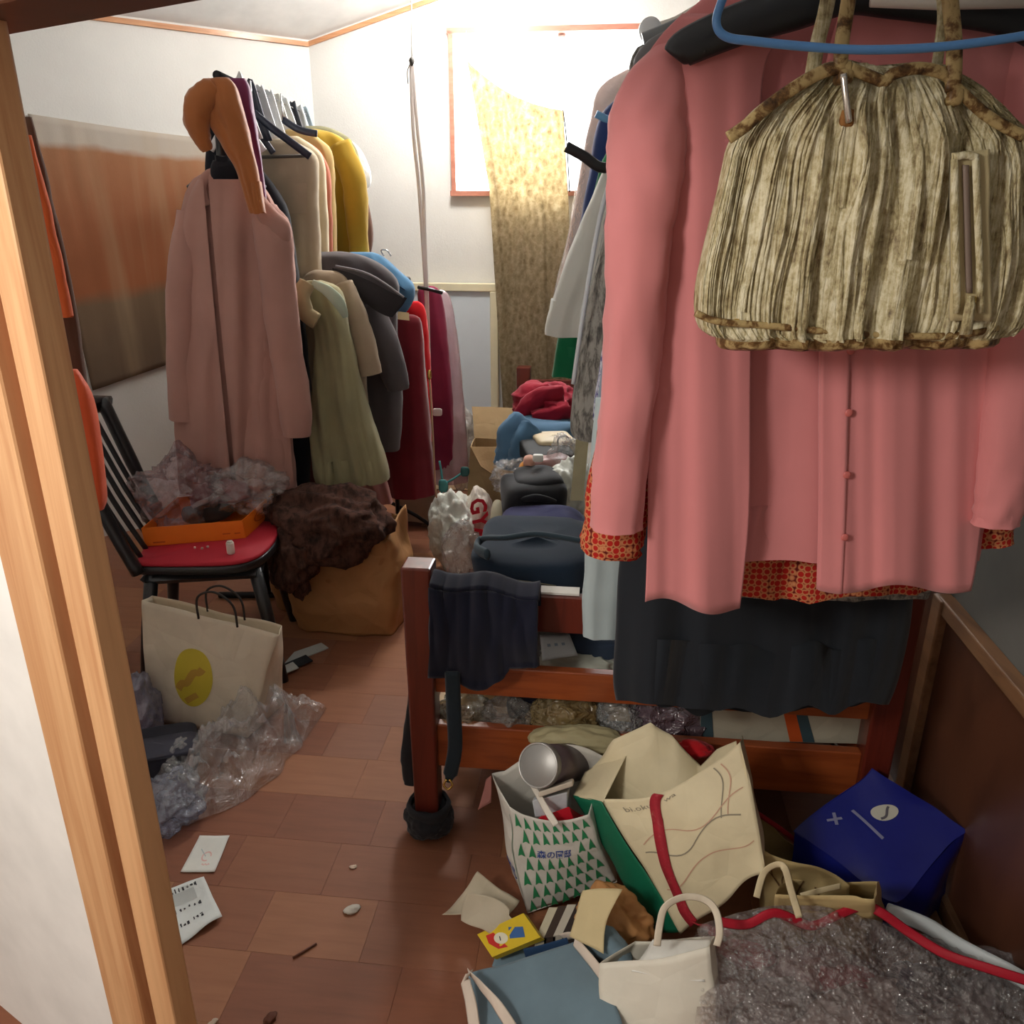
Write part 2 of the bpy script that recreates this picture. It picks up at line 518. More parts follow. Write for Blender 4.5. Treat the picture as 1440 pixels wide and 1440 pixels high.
# floor with its tiles
fl = MB().hexa([Vector(p) for p in ((-4, -4, -.1), (3, -4, -.1), (3, 5.4, -.1), (-4, 5.4, -.1))], [Vector(p) for p in ((-4, -4, -.004), (3, -4, -.004), (3, 5.4, -.004), (-4, 5.4, -.004))])
floor = struct('floor', fl, plain('floor_vinyl_ground', S(120, 76, 54), .6, .3))
TILE_COLS = [S(150, 98, 70), S(142, 91, 66), S(156, 104, 74), S(136, 85, 62), S(146, 99, 76), S(162, 111, 78)]
def tile_mat(i, c):
    t = NT('floor_vinyl_%s' % 'abcdef'[i]); p = t.pr(c, .55, .35); co = t.coord((3, 26, 1))
    f = t.noise(co, 1.5, 5, .6, .5); t.l(t.ramp(f, [(.25, dk(c, .82)), (.6, c), (.8, dk(c, 1.1))]), p.inputs['Base Color'])
    t.bump(f, .05, .002, p); return t.m
TILE_M = [tile_mat(i, c) for i, c in enumerate(TILE_COLS)]
tiles = []
TW = .165
for r_ in range(5, 28):
    x = -3.0 + (r_ % 3) * .07
    while x < 1.6:
        ln = rnd.choice((TW, TW * 1.5, TW * 2))
        c = EX * (x + ln / 2) + EY * (r_ * TW)
        px, py = proj(c)
        x += ln
        if -60 < px < 1480 and 600 < py < 1560 and c.y < 4.2:
            if c.y > 1.75 and c.x > .1 + (c.y - 1.7) * .115: continue      # under the bed
            tiles.append((c.y, c, ln))
tiles.sort(key=lambda q: q[0])
tmesh = {}
for yy, c, ln in tiles[:290]:
    mi = rnd.randrange(6); key = (round(ln, 4), mi)
    if key not in tmesh:
        me = bpy.data.meshes.new('floor_tile'); h, w = ln / 2 - .00025, TW / 2 - .00025
        me.from_pydata([(a * (h - q), b * (w - q), z) for q, z in ((0, -.006), (0, -.0003), (.0003, 0)) for a, b in ((-1, -1), (1, -1), (1, 1), (-1, 1))], [],
                       [(0, 1, 5, 4), (1, 2, 6, 5), (2, 3, 7, 6), (3, 0, 4, 7), (4, 5, 9, 8), (5, 6, 10, 9), (6, 7, 11, 10), (7, 4, 8, 11), (8, 9, 10, 11)])
        me.materials.append(TILE_M[mi]); tmesh[key] = me
    o = bpy.data.objects.new('floor_tile', tmesh[key]); COL.objects.link(o)
    o.parent = floor; o.location = Vector(c) - ORIG[floor.name]; o.rotation_euler.z = R(-6.5)

# plan of the room
C1 = Vector((-.977, 4.46))                 # corner of the gable wall and the left wall
AD = Vector((-.773, -.634))                # left wall runs this way from the corner
def wallB_y(x): return 4.35 - .114 * x
C2 = Vector((1.33, wallB_y(1.33)))
EAVE = 2.236
GUP = Vector((.634, -.773))                # the ceiling climbs this way
def ceil_z(p): return EAVE + .39 * (Vector(p[:2]) - C1).dot(GUP)
# gable wall with its window hole
def onB(px, py):
    a, d = ray(px, py); Y = 4.35 / (1 + .114 * a)
    return Vector((a * Y, Y, CAM_H - d * Y))
WX0, WX1, WZ0, WZ1 = onB(640, 270).x, .74, onB(640, 272).z, onB(640, 45).z
bn = Vector((EY.x, EY.y))
wb_ = MB()
for x0, x1, z0, z1 in ((C1.x, WX0, 0, 2.9), (WX1, 1.42, 0, 2.9), (WX0, WX1, 0, WZ0), (WX0, WX1, WZ1, 2.9)):
    wb_.hexa(*slab((x0, wallB_y(x0)), (x1, wallB_y(x1)), z0, z1, .12, bn))
struct('wall_back', weld(wb_), M_WALL)
e_ = C1 + AD * 3.0
struct('wall_left', MB().hexa(*slab(C1 + AD * -.1, e_, 0, 2.9, .12, -GUP)), M_WALL)
struct('wall_left_return', MB().hexa(*slab((-2.75, 1.9), (-2.75, 3.6), 0, 2.9, .12, (-1, 0))), M_WALL)
def wallR_x(y): return 1.0 + .114 * (y - 1.5)
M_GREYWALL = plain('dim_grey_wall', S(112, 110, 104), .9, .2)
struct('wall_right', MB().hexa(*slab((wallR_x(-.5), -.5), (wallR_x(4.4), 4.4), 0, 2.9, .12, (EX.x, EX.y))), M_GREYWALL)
# doorway partition (white on the hall side)
J0 = Vector((-.468, .85)); PD = Vector((-1, .6)).normalized()
pn = Vector((PD.y, -PD.x)); pn = pn if pn.y > 0 else -pn          # into the room
M_HALL = plain('white_hall_wall', S(238, 236, 232), .9, .2)
struct('wall_front', MB().hexa(*slab(J0 + PD * .155, J0 + PD * 2.75, 0, 2.9, .08, pn)), M_HALL)
struct('wall_front_right', MB().hexa(*slab(J0 - PD * 1.25, J0 - PD * 1.72, 0, 2.9, .08, pn)), M_HALL)
lz0 = at(55, 27, .85).z
struct('wall_front_upper', MB().hexa(*slab(J0 + PD * .155, J0 - PD * 1.25, lz0 + .1, 2.9, .08, pn)), M_HALL)
# the hall behind the photographer
for nm, a, b, sd in (('wall_hall_left', (-2.75, -3.2), (-2.75, 2.0), (-1, 0)), ('wall_hall_back', (-2.8, -2.6), (2.2, -2.6), (0, -1)), ('wall_hall_right', (1.9, -2.7), (1.9, .2), (1, 0)), ('wall_hall_end', (.7, -.02), (2.0, -.02), (0, 1))):
    struct(nm, MB().hexa(*slab(a, b, 0, 2.9, .1, sd)), M_HALL)
# ceilings
ce = MB().hexa([Vector(p) for p in ((-4, -3.4, 2.72), (3, -3.4, 2.72), (3, 5.4, 2.72), (-4, 5.4, 2.72))], [Vector(p) for p in ((-4, -3.4, 2.85), (3, -3.4, 2.85), (3, 5.4, 2.85), (-4, 5.4, 2.85))])
struct('ceiling', ce, M_CEIL)
run = (2.74 - EAVE) / .39
q = [C1 - AD * 2.8 - GUP * .1, C1 + AD * 3.0 - GUP * .1, C1 + AD * 3.0 + GUP * run, C1 - AD * 2.8 + GUP * run]
# keep the sloping part inside the gable wall
q[0] = Vector((-.9, wallB_y(-.9) + .1)); q[3] = Vector((-.05, wallB_y(-.05) + .1)) + GUP * 0
tt = (2.74 - ceil_z(q[3])) / (.39 * GUP.dot(Vector((EX.x, EX.y))))
q[3] = q[3] + Vector((EX.x, EX.y)) * tt
b = [Vector((p.x, p.y, ceil_z(p))) for p in q]
struct('ceiling_slope', MB().hexa(b, [p + EZ * .06 for p in b]), M_CEIL)
# thin brown trims along the top of the walls
ta, tb = C1, C1 + AD * 2.9
def trim(name, p0, p1, h=.02, th=.014, side=(0, 0)):
    s_ = Vector((*side, 0)).normalized() * th
    b = [p0, p1, p1 + s_, p0 + s_]
    return struct(name, MB().hexa(b, [x + EZ * h for x in b]), M_TRIM)
trim('trim_1', Vector((*ta, EAVE - .03)), Vector((*tb, EAVE - .03)), side=GUP)
tc_ = Vector((.1, wallB_y(.1)))
trim('trim_2', Vector((*C1, EAVE - .03)), Vector((*tc_, ceil_z(tc_) - .03)), side=-bn)

# window: brown frame, two panes with a meeting stile
M_WFRAME = wood('reddish_window_frame', S(190, 128, 108), S(170, 104, 84), (8, 8, 30), .45)
fw = .035
def wbox(x0, x1, z0, z1, d0=-.035, d1=.06):
    p0, p1 = Vector((x0, wallB_y(x0), 0)), Vector((x1, wallB_y(x1), 0)); n_ = Vector((*bn, 0))
    b = [p0 + n_ * d0, p1 + n_ * d0, p1 + n_ * d1, p0 + n_ * d1]
    return [x + EZ * z0 for x in b], [x + EZ * z1 for x in b]
win = thing('window_1', None, None, Vector(((WX0 + WX1) / 2, wallB_y((WX0 + WX1) / 2), WZ0)))
tag(win, kind='structure')
build('window_sill', MB().hexa(*wbox(WX0 - fw * .5, WX1 + fw * .5, WZ0 - .012, WZ0 + .012, -.04)), M_WFRAME, win, False)
build('window_head', MB().hexa(*wbox(WX0 - fw * .5, WX1 + fw * .5, WZ1 - .012, WZ1 + .012)), M_WFRAME, win, False)
build('window_jamb', MB().hexa(*wbox(WX0 - .011, WX0 + .011, WZ0, WZ1)), M_WFRAME, win, False)
build('window_jamb', MB().hexa(*wbox(WX1 - .011, WX1 + .011, WZ0, WZ1)), M_WFRAME, win, False)
xm = (WX0 + WX1) / 2
build('meeting_stile', MB().hexa(*wbox(xm - .018, xm + .018, WZ0 + .012, WZ1 - .012, .03, .05)), plain('white_sash', S(232, 234, 236), .4), win, False)
def pane_mat():
    t = NT('window_glass'); tr = t.n('ShaderNodeBsdfTransparent'); g = t.n('ShaderNodeBsdfGlossy'); g.inputs['Roughness'].default_value = .02
    t.l(t.mix(tr.outputs[0], g.outputs[0], .06), t.out.inputs[0]); return t.m
M_GLASS = pane_mat()
for x0, x1, dd in ((WX0 + .016, xm, .045), (xm, WX1 - .016, .03)):
    build('pane', MB().hexa(*wbox(x0, x1, WZ0 + .018, WZ1 - .018, dd, dd + .004)), M_GLASS, win, False)

# door frame: pine jamb with a sliding groove, dark lintel
jamb = thing('door_1', None, None, Vector((*(J0 + PD * .06), 0))); tag(jamb, kind='structure')
def jb(a0, a1, d0, d1, z0=0, z1=1.9):
    b = [J0 + PD * a0 - pn * d0, J0 + PD * a1 - pn * d0, J0 + PD * a1 - pn * d1, J0 + PD * a0 - pn * d1]
    return [Vector((*x, z0)) for x in b], [Vector((*x, z1)) for x in b]
build('jamb_face', MB().hexa(*jb(.07, .16, .03, -.05)), M_JAMB, jamb, True, bevel=.004)
build('jamb_groove', MB().hexa(*jb(.05, .07, .008, -.012)), wood('jamb_groove_brown', S(158, 96, 64), S(130, 76, 50), (34, 34, 1.6), .5), jamb, False)
build('jamb_stop', MB().hexa(*jb(0.0, .05, .022, -.012)), M_JAMB, jamb, True, bevel=.003)
lz = at(55, 27, .85).z
b = [Vector((*(J0 + PD * .16 - pn * .035), lz)), Vector((*(J0 - PD * 1.25 - pn * .035), lz)), Vector((*(J0 - PD * 1.25 + pn * .05), lz)), Vector((*(J0 + PD * .16 + pn * .05), lz))]
build('lintel', MB().hexa(b, [x + EZ * .1 for x in b]), M_LINTEL, jamb, True, bevel=.004)

# low dark wainscot along the right wall
wz = .64
wains = thing('wainscot', None, None, Vector((wallR_x(1.2) - .03, 1.2, 0))); tag(wains, kind='structure')
def wr(y0, y1, z0, z1, d0, d1):
    p0, p1 = Vector((wallR_x(y0), y0, 0)), Vector((wallR_x(y1), y1, 0)); s_ = -EX
    b = [p0 + s_ * d0, p1 + s_ * d0, p1 + s_ * d1, p0 + s_ * d1]
    return [x + EZ * z0 for x in b], [x + EZ * z1 for x in b]
build('panel', MB().hexa(*wr(.2, 1.69, .06, wz - .02, 0, .02)), M_DARKWOOD, wains, False)
M_RAIL = wood('worn_rail', S(140, 100, 68), S(110, 76, 50), (20, 2, 20), .45)
build('top_rail', MB().hexa(*wr(.2, 1.7, wz - .025, wz + .012, 0, .035)), M_RAIL, wains, True, bevel=.004)
build('post', MB().hexa(*wr(1.67, 1.72, 0, wz + .01, 0, .04)), M_RAIL, wains, True, bevel=.004)
build('panel', MB().hexa(*wr(1.74, 3.2, .06, wz + .25, 0, .015)), M_DARKWOOD, wains, False)
M_SKIRT = wood('dusty_floor_rail', S(120, 88, 60), S(92, 64, 44), (20, 2, 20), .5)
for k, (d0, d1, h) in enumerate(((.0, .035, .06), (.045, .075, .035), (.085, .115, .022))):
    build('floor_rail', MB().hexa(*wr(.2, 3.0, 0, h, d0, d1)), M_SKIRT, wains, True, bevel=.003)

# ================================================================== WALL THINGS
# wall hanging on the left wall
def onA(px, py):
    a, d = ray(px, py)
    # point on the wall plane (C1 + AD t), solved in plan
    t = (C1.x - a * C1.y) / (a * AD.y - AD.x)
    p = C1 + AD * t
    return Vector((p.x, p.y, CAM_H - d * p.y))
def tapestry_mat():
    t = NT('faded_rust_cloth'); p = t.pr(None, .95, .15)
    uvn = t.n('ShaderNodeTexCoord'); sep = t.n('ShaderNodeSeparateXYZ'); t.l(uvn.outputs['UV'], sep.inputs[0])
    mp = t.n('ShaderNodeMapping'); mp.inputs['Scale'].default_value = (9, .6, 1); t.l(uvn.outputs['UV'], mp.inputs[0])
    f = t.noise(mp.outputs[0], 1, 3, .5, .3)
    ad = t.n('ShaderNodeMath'); ad.operation = 'MULTIPLY_ADD'; t.l(t.noise(uvn.outputs['UV'], 7, 3), ad.inputs[0]); ad.inputs[1].default_value = .05; t.l(sep.outputs[1], ad.inputs[2])
    bands = t.ramp(ad.outputs[0], [(0.0, S(110, 92, 76)), (.34, S(118, 96, 76)), (.4, S(150, 92, 62)), (.65, S(146, 92, 64)), (.915, S(160, 112, 82)), (.945, S(186, 176, 164))])
    mx = t.n('ShaderNodeMix'); mx.data_type = 'RGBA'; mx.blend_type = 'MIX'
    t.l(t.ramp(f, [(.45, (0, 0, 0, 1)), (.75, (.5, .5, .5, 1))]), mx.inputs[0]); t.l(bands, mx.inputs[6]); mx.inputs[7].default_value = S(176, 150, 120)
    t.l(mx.outputs[2], p.inputs['Base Color']); t.bump(t.noise(t.coord((60, 60, 60)), 4, 2), .2, .002, p)
    return t.m
tl, tr_, bl, br = onA(38, 160), onA(440, 205), onA(128, 548), onA(440, 440)
def tap(u, v):
    top = tl.lerp(tr_, u) - EZ * .02 * math.sin(math.pi * u); bot = bl.lerp(br, u)
    p = bot.lerp(top, v)
    off = .012 + .012 * (1 - v) * (1 + nz(u * 9, v * .7, 3)) + .006 * nz(u * 20, v, 8)
    return p + Vector((*GUP, 0)) * max(off, .006)
single('wall_hanging', MB().grid(tap, 60, 40), tapestry_mat(), 'large faded rust and grey cloth hung on the left wall above the chair', 'tapestry', solid=.003)

# white framed board leaning on the gable wall
pf = thing('framed_board', 'white board in a cream frame leaning against the back wall', 'board', at(655, 640, 4.2))
px0, px1, py0 = 545, 703, 396
def on_board(px, py, off=0):
    p = onB(px, py); return p - Vector((*bn, 0)) * (.05 + off)
zt = on_board(620, 397).z; xl, xr = on_board(px0, 400).x, on_board(px1, 400).x
def bbox(x0, x1, z0, z1, d0, d1):
    p0, p1 = Vector((x0, wallB_y(x0), 0)), Vector((x1, wallB_y(x1), 0)); n_ = -Vector((*bn, 0))
    b = [p0 + n_ * d0, p1 + n_ * d0, p1 + n_ * d1, p0 + n_ * d1]
    return [x + EZ * z0 for x in b], [x + EZ * z1 for x in b]
M_CREAM = plain('cream_frame', S(228, 218, 186), .5)
build('board', MB().hexa(*bbox(xl + .02, xr - .02, .02, zt - .02, .02, .035)), plain('white_board', S(214, 222, 228), .35, .5, var=.02), pf, False)
for nm, x0, x1, z0, z1 in (('frame_rail', xl, xr, zt - .04, zt), ('frame_rail', xl, xr, 0, .04), ('frame_stile', xl, xl + .04, .04, zt - .04), ('frame_stile', xr - .04, xr, .04, zt - .04)):
    build(nm, MB().hexa(*bbox(x0, x1, z0, z1, .012, .05)), M_CREAM, pf, True, bevel=.004)

# patterned curtain half fallen from its rail
def curtain_mat():
    t = NT('floral_beige_curtain'); co = t.coord()
    base = t.noise(co, 55, 5, .65, .8)
    v = t.n('ShaderNodeTexVoronoi'); t.l(t.coord((1, 1, .55)), v.inputs['Vector']); v.inputs['Scale'].default_value = 46
    m1 = t.n('ShaderNodeMath'); m1.operation = 'MULTIPLY_ADD'; t.l(v.outputs[0], m1.inputs[0]); m1.inputs[1].default_value = .45; t.l(base, m1.inputs[2])
    col = t.ramp(m1.outputs[0], [(.42, S(150, 134, 106)), (.6, S(172, 158, 130)), (.78, S(188, 174, 146)), (.95, S(204, 192, 166))])
    d = t.n('ShaderNodeBsdfDiffuse'); t.l(col, d.inputs[0]); tl_ = t.n('ShaderNodeBsdfTranslucent'); t.l(col, tl_.inputs[0])
    t.l(t.mix(d.outputs[0], tl_.outputs[0], .68), t.out.inputs[0]); return t.m
CY = 4.16
def curt(u, v):       # v 0 top .. 1 bottom
    xt = 657 + (793 - 657) * u; yt = 84 + (156 - 84) * (u ** .8) + 10 * math.sin(math.pi * u)
    if v < .36: xl = 657 + 31 * v / .36; xr = 792 + 9 * v / .36
    else: xl = 688 + 20 * (v - .36) / .64; xr = 801
    yb = 585
    y = yt + (yb - yt) * v; x = xl + (xr - xl) * u
    yy = CY - .114 * (x - 720) / 1150 * 4 + (.02 + .02 * v) * nz(u * 5.5, v * .8, 2) + .012 * nz(u * 14, v, 5)
    return at(x, y, yy)
cur = thing('curtain', 'beige floral curtain sagging half off the back window', 'curtain', at(745, 585, CY))
build('cloth', MB().grid(curt, 70, 60), curtain_mat(), cur, solid=.002)
build('edge_wire', MB().tube(smooth([at(792, 155, CY - .02), at(797, 200, CY - .02), at(801, 270, CY - .02)], 5), .003, 6), plain('dark_wire', S(60, 58, 56), .6), cur)
ctop = curt(0, 0)
build('hanging_tape', MB().tube([ctop, Vector((ctop.x - .01, wallB_y(ctop.x) - .03, WZ1))], .003, 6), plain('white_tape_loop', S(236, 236, 230), .7), cur)

# pendant lamp above the picture and its long pull ribbon
LP = Vector((at(580, 0, 3.72).x + .2, 3.72, 0))
CX = LP.x - .2
lamp = thing('pendant_lamp', 'round white pendant lamp hanging from the ceiling above the pull ribbon', 'lamp', Vector((LP.x, LP.y, 2.42)))
def milk_glass():
    t = NT('milky_lamp_shade'); d = t.n('ShaderNodeBsdfDiffuse'); d.inputs[0].default_value = S(240, 240, 236); q_ = t.n('ShaderNodeBsdfTranslucent'); q_.inputs[0].default_value = S(245, 245, 240)
    t.l(t.mix(d.outputs[0], q_.outputs[0], .7), t.out.inputs[0]); return t.m
sh = []
for r0, z in ((.205, 2.47), (.21, 2.48), (.19, 2.52), (.12, 2.55), (.04, 2.56)):
    sh.append([Vector((LP.x + r0 * math.cos(a), LP.y + r0 * math.sin(a), z)) for a in [2 * math.pi * i / 40 for i in range(40)]])
build('shade', MB().rings(sh, False, True), milk_glass(), lamp)
build('cable', MB().tube([(LP.x, LP.y, 2.56), (LP.x, LP.y, 2.72)], .006), plain('white_cable', S(230, 230, 226), .4), lamp)
ringp = [(LP.x + .14 * math.cos(a), LP.y + .14 * math.sin(a), 2.44) for a in [2 * math.pi * i / 40 for i in range(41)]]
build('tube_light', MB().tube(ringp, .014, 10, cap=False), glow('fluorescent_tube', (1, .98, .94, 1), 14), lamp)
light('pendant_lamp_light', 'POINT', (LP.x, LP.y, 2.37), 35, (1.0, .97, .92), .1)

cord = thing('pull_ribbon', 'long pale ribbon tied to the lamp pull cord', 'ribbon', at(600, 520, 3.72))
build('cord', MB().tube([(CX, LP.y, 2.44), at(579, 45, 3.72), at(579, 86, 3.72)], .0022, 6), plain('grey_cord', S(170, 166, 158), .7), cord)
build('knot', pillow_mesh(at(579, 86, 3.72), (.02, .02, .035), e=.9, amp=.003, sc=60, nu=12, nv=8), plain('dark_knot', S(70, 66, 62), .7), cord)
build('loose_end', MB().tube(smooth([at(579, 86, 3.72), at(573, 100, 3.72), at(574, 118, 3.72)], 5), .002, 6), plain('dark_knot', S(70, 66, 62), .7), cord)
M_RIB = plain('pale_ribbon', S(216, 206, 200), .6)
for dx in (-3, 3):
    rp = smooth([at(579 + dx * .3, 86, 3.72), at(584 + dx, 180, 3.71), at(592 + dx, 262, 3.71), at(596 + dx * .5, 340, 3.71), at(600 + dx * .3, 420, 3.7), at(603 + dx * .3, 520, 3.7)], 8)
    build('ribbon_strand', MB().tube(rp, .0075, 6, .15), M_RIB, cord)

# ================================================================== BED
BL = Vector((-.209, 1.667, 0)); BW, BLn = 1.04, 2.37
def bp(a, b, z): return BL + EX * a + EY * b + EZ * z
bed = thing('bed_frame', 'red-stained wooden bed frame buried under clothes', 'bed', bp(.5, 1.2, 0))
def bbx(a0, a1, b0, b1, z0, z1):
    return MB().hexa([bp(a0, b0, z0), bp(a1, b0, z0), bp(a1, b1, z0), bp(a0, b1, z0)], [bp(a0, b0, z1), bp(a1, b0, z1), bp(a1, b1, z1), bp(a0, b1, z1)])
for a, b in ((0, 0), (BW, 0), (0, BLn), (BW, BLn)):
    w0, w1 = .029, .034
    bb = [bp(a - w0, b - w0, 0), bp(a + w0, b - w0, 0), bp(a + w0, b + w0, 0), bp(a - w0, b + w0, 0)]
    tb_ = [bp(a - w1, b - w1, .752), bp(a + w1, b - w1, .752), bp(a + w1, b + w1, .752), bp(a - w1, b + w1, .752)]
    build('post', MB().hexa(bb, tb_), M_REDWOOD, bed, True, bevel=.005)
for z0, z1, m in ((.60, .69, M_REDWOOD), (.425, .5, M_LITWOOD), (.215, .335, M_LITWOOD)):
    build('foot_rail', bbx(.03, BW - .03, -.012, .014, z0, z1), m, bed, True, bevel=.003)
    if z0 != .425: build('head_rail', bbx(.03, BW - .03, BLn - .014, BLn + .012, z0, z1), m, bed, True, bevel=.003)
for a in (0, BW):
    build('side_rail', bbx(a - .012, a + .012, .03, BLn - .03, .2, .34), M_LITWOOD, bed, True, bevel=.003)
for k in range(14):
    b0 = .08 + k * (BLn - .2) / 13
    build('slat', bbx(.012, BW - .012, b0, b0 + .07, .315, .332), wood('pale_slat', S(196, 160, 112), S(170, 130, 84), (2, 20, 20), .6), bed, False)
build('mattress', pillow_mesh(bp(BW / 2, BLn / 2 + .03, .40), (BW - .06, BLn - .2, .13), R(-6.5), e=.2, amp=.006, sc=8, seed=3), fabric('grey_mattress', S(150, 148, 142)), bed)

# ================================================================== LEFT CLOTHES RACK
M_BLACKMETAL = plain('black_metal', S(34, 34, 36), .35, .5, .6)
def hanger(name, label, top, span, col, group=None, yaw=0.0, thick=.012, drop=.09, hook=.07, flat=.6, rod_z=None):
    """coat hanger: hook, two sloping arms; top is where hook meets arms"""
    top = Vector(top); d = Vector((math.cos(yaw), math.sin(yaw), 0))
    t = thing(name, label, 'hanger', top, group)
    arms = smooth([top - d * span / 2 - EZ * drop, top - d * span * .3 - EZ * drop * .5, top + EZ * .005, top + d * span * .3 - EZ * drop * .5, top + d * span / 2 - EZ * drop], 5)
    build('arms', MB().tube(arms, thick, 10, flat), col, t)
    hz = (rod_z - top.z + .012) if rod_z else hook
    hk = [top, top + EZ * (hz - .03)] + [top + EZ * (hz - .03 + .02 * math.sin(a)) + Vector((0, -1, 0)).cross(EZ) * 0 + d * (.018 * (1 - math.cos(a))) for a in [math.pi * i / 8 for i in range(1, 10)]]
    build('hook', MB().tube(hk, .0028, 6), plain('hanger_hook_metal', S(190, 190, 192), .25, .6, .9), t)
    return t
def garment(name, label, cat, Y, rows, mat, group=None, sleeves=(), collar=None, parts=(), hang=None, **kw):
    mb = body_mesh(rows, Y, **kw)
    t = thing(name, label, cat, base_of(mb), group)
    build('body', mb, mat, t)
    for i, s_ in enumerate(sleeves):
        build('sleeve', limb_mesh(px_limb(s_), seed=i + kw.get('seed', 1) * 3), mat, t)
    if collar:
        pts, r, cm = collar
        build('collar', limb_mesh([(*at(x, y, yy), r) for x, y, yy in pts], seg=12, flat=.6, wrink=.003, cap=False), cm or mat, t)
    for nm, m_, mt in parts: build(nm, m_, mt or mat, t)
    if hang is not None:
        y0, xl, xr = rows[0][:3]; p = at((xl + xr) / 2, y0 + 6, Y)
        build('hanger_hook', MB().tube(smooth([p, p.lerp(hang, .7), hang + Vector((.016, 0, 0)), hang + EZ * .016, hang - Vector((.014, 0, 0))], 5), .003, 6), plain('hanger_hook_metal', S(190, 190, 192), .25, .6, .9), t)
    return t

ROD_Z = 1.87
rack = thing('clothes_rack', 'black metal clothes rack holding the crowded left row of garments', 'rack', Vector((-.95, 3.3, 0)))
ra, rb = Vector((-.905, 2.82, ROD_Z)), Vector((-.93, 4.1, ROD_Z))
build('top_rail', MB().tube([ra, rb], .014, 12), M_BLACKMETAL, rack)
la, lb = at(452, 395, 3.02), at(575, 410, 3.62)
la.z = lb.z = 1.2
build('lower_rail', MB().tube([la, lb], .012, 12), M_BLACKMETAL, rack)
for p in (Vector((-.99, 2.99, ROD_Z)), rb):
    build('upright', MB().tube([p + EZ * .01, Vector((p.x, p.y, .03))], .014, 12), M_BLACKMETAL, rack)
    build('foot', MB().tube([Vector((p.x - .2, p.y, .015)), Vector((p.x + .12, p.y, .015))], .013, 10), M_BLACKMETAL, rack)
for f in (.12, .72):
    p = la.lerp(lb, f)
    build('lower_leg', MB().tube([p, Vector((p.x - .01, p.y + .02, .02))], .01, 10), M_BLACKMETAL, rack)
build('lower_foot', MB().tube(smooth([at(540, 702, 3.5), at(585, 725, 3.5), at(616, 747, 3.5)], 3), .009, 8), M_BLACKMETAL, rack)

# front coat
cm = fabric('dusty_pink_wool', S(188, 142, 130), var=.1)
coat_rows = [(243, 288, 338), (252, 274, 362), (275, 262, 380), (310, 254, 392), (370, 250, 398), (460, 246, 402), (560, 246, 408), (640, 250, 414), (692, 256, 418)]
def front_edge(pts, Y, w=.011, m=.3):
    return MB().tube(smooth([at(x, y, Y) for x, y in pts], 6), w, 8, m)
def coat_panel(side):
    slit = lambda y: 290 + (326 - 290) * max(0, (y - 255) / 390) ** 1.1
    rw = lerp_rows([r for r in coat_rows if r[0] > 250], 40)
    def fn(u, v):
        i = v * 40; k = min(int(i), 39); f = i - k
        y, xl, xr = (a + (b_ - a) * f for a, b_ in zip(rw[k], rw[k + 1]))
        s_ = slit(y)
        x = (xl + 4) + (s_ - 4 - xl - 4) * u if side < 0 else s_ + 3 + (xr - 4 - s_ - 3) * u
        e = math.sin(math.pi * (.5 * u if side > 0 else .5 + .5 * u)) if False else 1 - (u if side > 0 else 1 - u) ** 3
        return at(x, y, 2.80 - .028 * e + (.012 + .03 * v) * nz(x / 24, v * .8, 3 + side) + .018 * nz(x / 50, v * 3.5, 7) + .012 * (1 - abs(1 - 2 * abs(nz(x / 40 + v, v * 2, 5)))))
    return MB().grid(fn, 36, 60)
garment('wool_coat', 'dusty pink long coat hanging at the front of the left rack', 'coat', 2.86, coat_rows, cm,
        sleeves=[[(372, 300, 2.82, .05), (384, 330, 2.79, .062), (391, 400, 2.79, .058), (404, 500, 2.79, .056), (414, 570, 2.79, .058), (417, 612, 2.79, .05)],
                 [(268, 300, 2.85, .045), (257, 380, 2.82, .05), (254, 480, 2.82, .05), (258, 590, 2.82, .05)]],
        collar=([(290, 290, 2.79), (283, 262, 2.8), (300, 244, 2.84), (332, 244, 2.84), (352, 262, 2.8), (334, 300, 2.79)], .017, None),
        parts=[('front_panel', coat_panel(-1), None), ('front_panel', coat_panel(1), None),
               ('shoulder_flap', limb_mesh([(*at(352, 268, 2.79), .02), (*at(378, 305, 2.77), .034), (*at(394, 325, 2.77), .036), (*at(396, 345, 2.78), .024)], wrink=.005), None)],
        thick=.11, amp=.02, freq=9, seed=2, wrink=.004)
M_BLACKPL = plain('black_plastic', S(26, 27, 30), .3, .5)
cy = 2.86
ct = at(316, 240, cy)
garment('black_collar', 'black knitted collar showing inside the dusty pink coat neck', 'collar', 2.84, [(226, 300, 336), (236, 297, 341), (250, 299, 340), (262, 306, 332)], fabric('near_black_wool', S(30, 31, 38)), thick=.1, amp=.004, seed=3, n=14, seg=40)
hg = hanger('coat_hanger', 'thick black hanger inside the dusty pink coat', ct, .24, M_BLACKPL, rod_z=ROD_Z, thick=.018, drop=.06)
build('neck', MB().tube([ct - EZ * .01, ct + EZ * .05, ct + EZ * .13], [.03, .02, .017], 12), M_BLACKPL, hg)

garment('dark_coat', 'near-black coat squeezed behind the dusty pink coat', 'coat', 2.98, [(140, 302, 330), (165, 296, 340), (215, 290, 350), (250, 290, 378), (280, 296, 398), (310, 300, 408), (400, 320, 422), (500, 330, 433), (570, 335, 438), (690, 340, 434)],
        fabric('near_black_wool', S(30, 31, 38)), thick=.1, amp=.012, seed=5)
om = fabric('rust_satin', S(176, 104, 52), .55, .12, sheen=.4)
garment('rust_scarf', 'rust orange satin scarf draped over the rack end', 'scarf', 2.72, [(110, 288, 322), (122, 280, 332), (150, 283, 341), (185, 300, 350), (220, 322, 358), (260, 340, 366), (300, 352, 374)], om, thick=.1, amp=.01, freq=22, seed=7,
        sleeves=[[(304, 122, 2.71, .028), (284, 140, 2.7, .045), (277, 165, 2.7, .042), (282, 190, 2.7, .03), (292, 212, 2.71, .014)]])
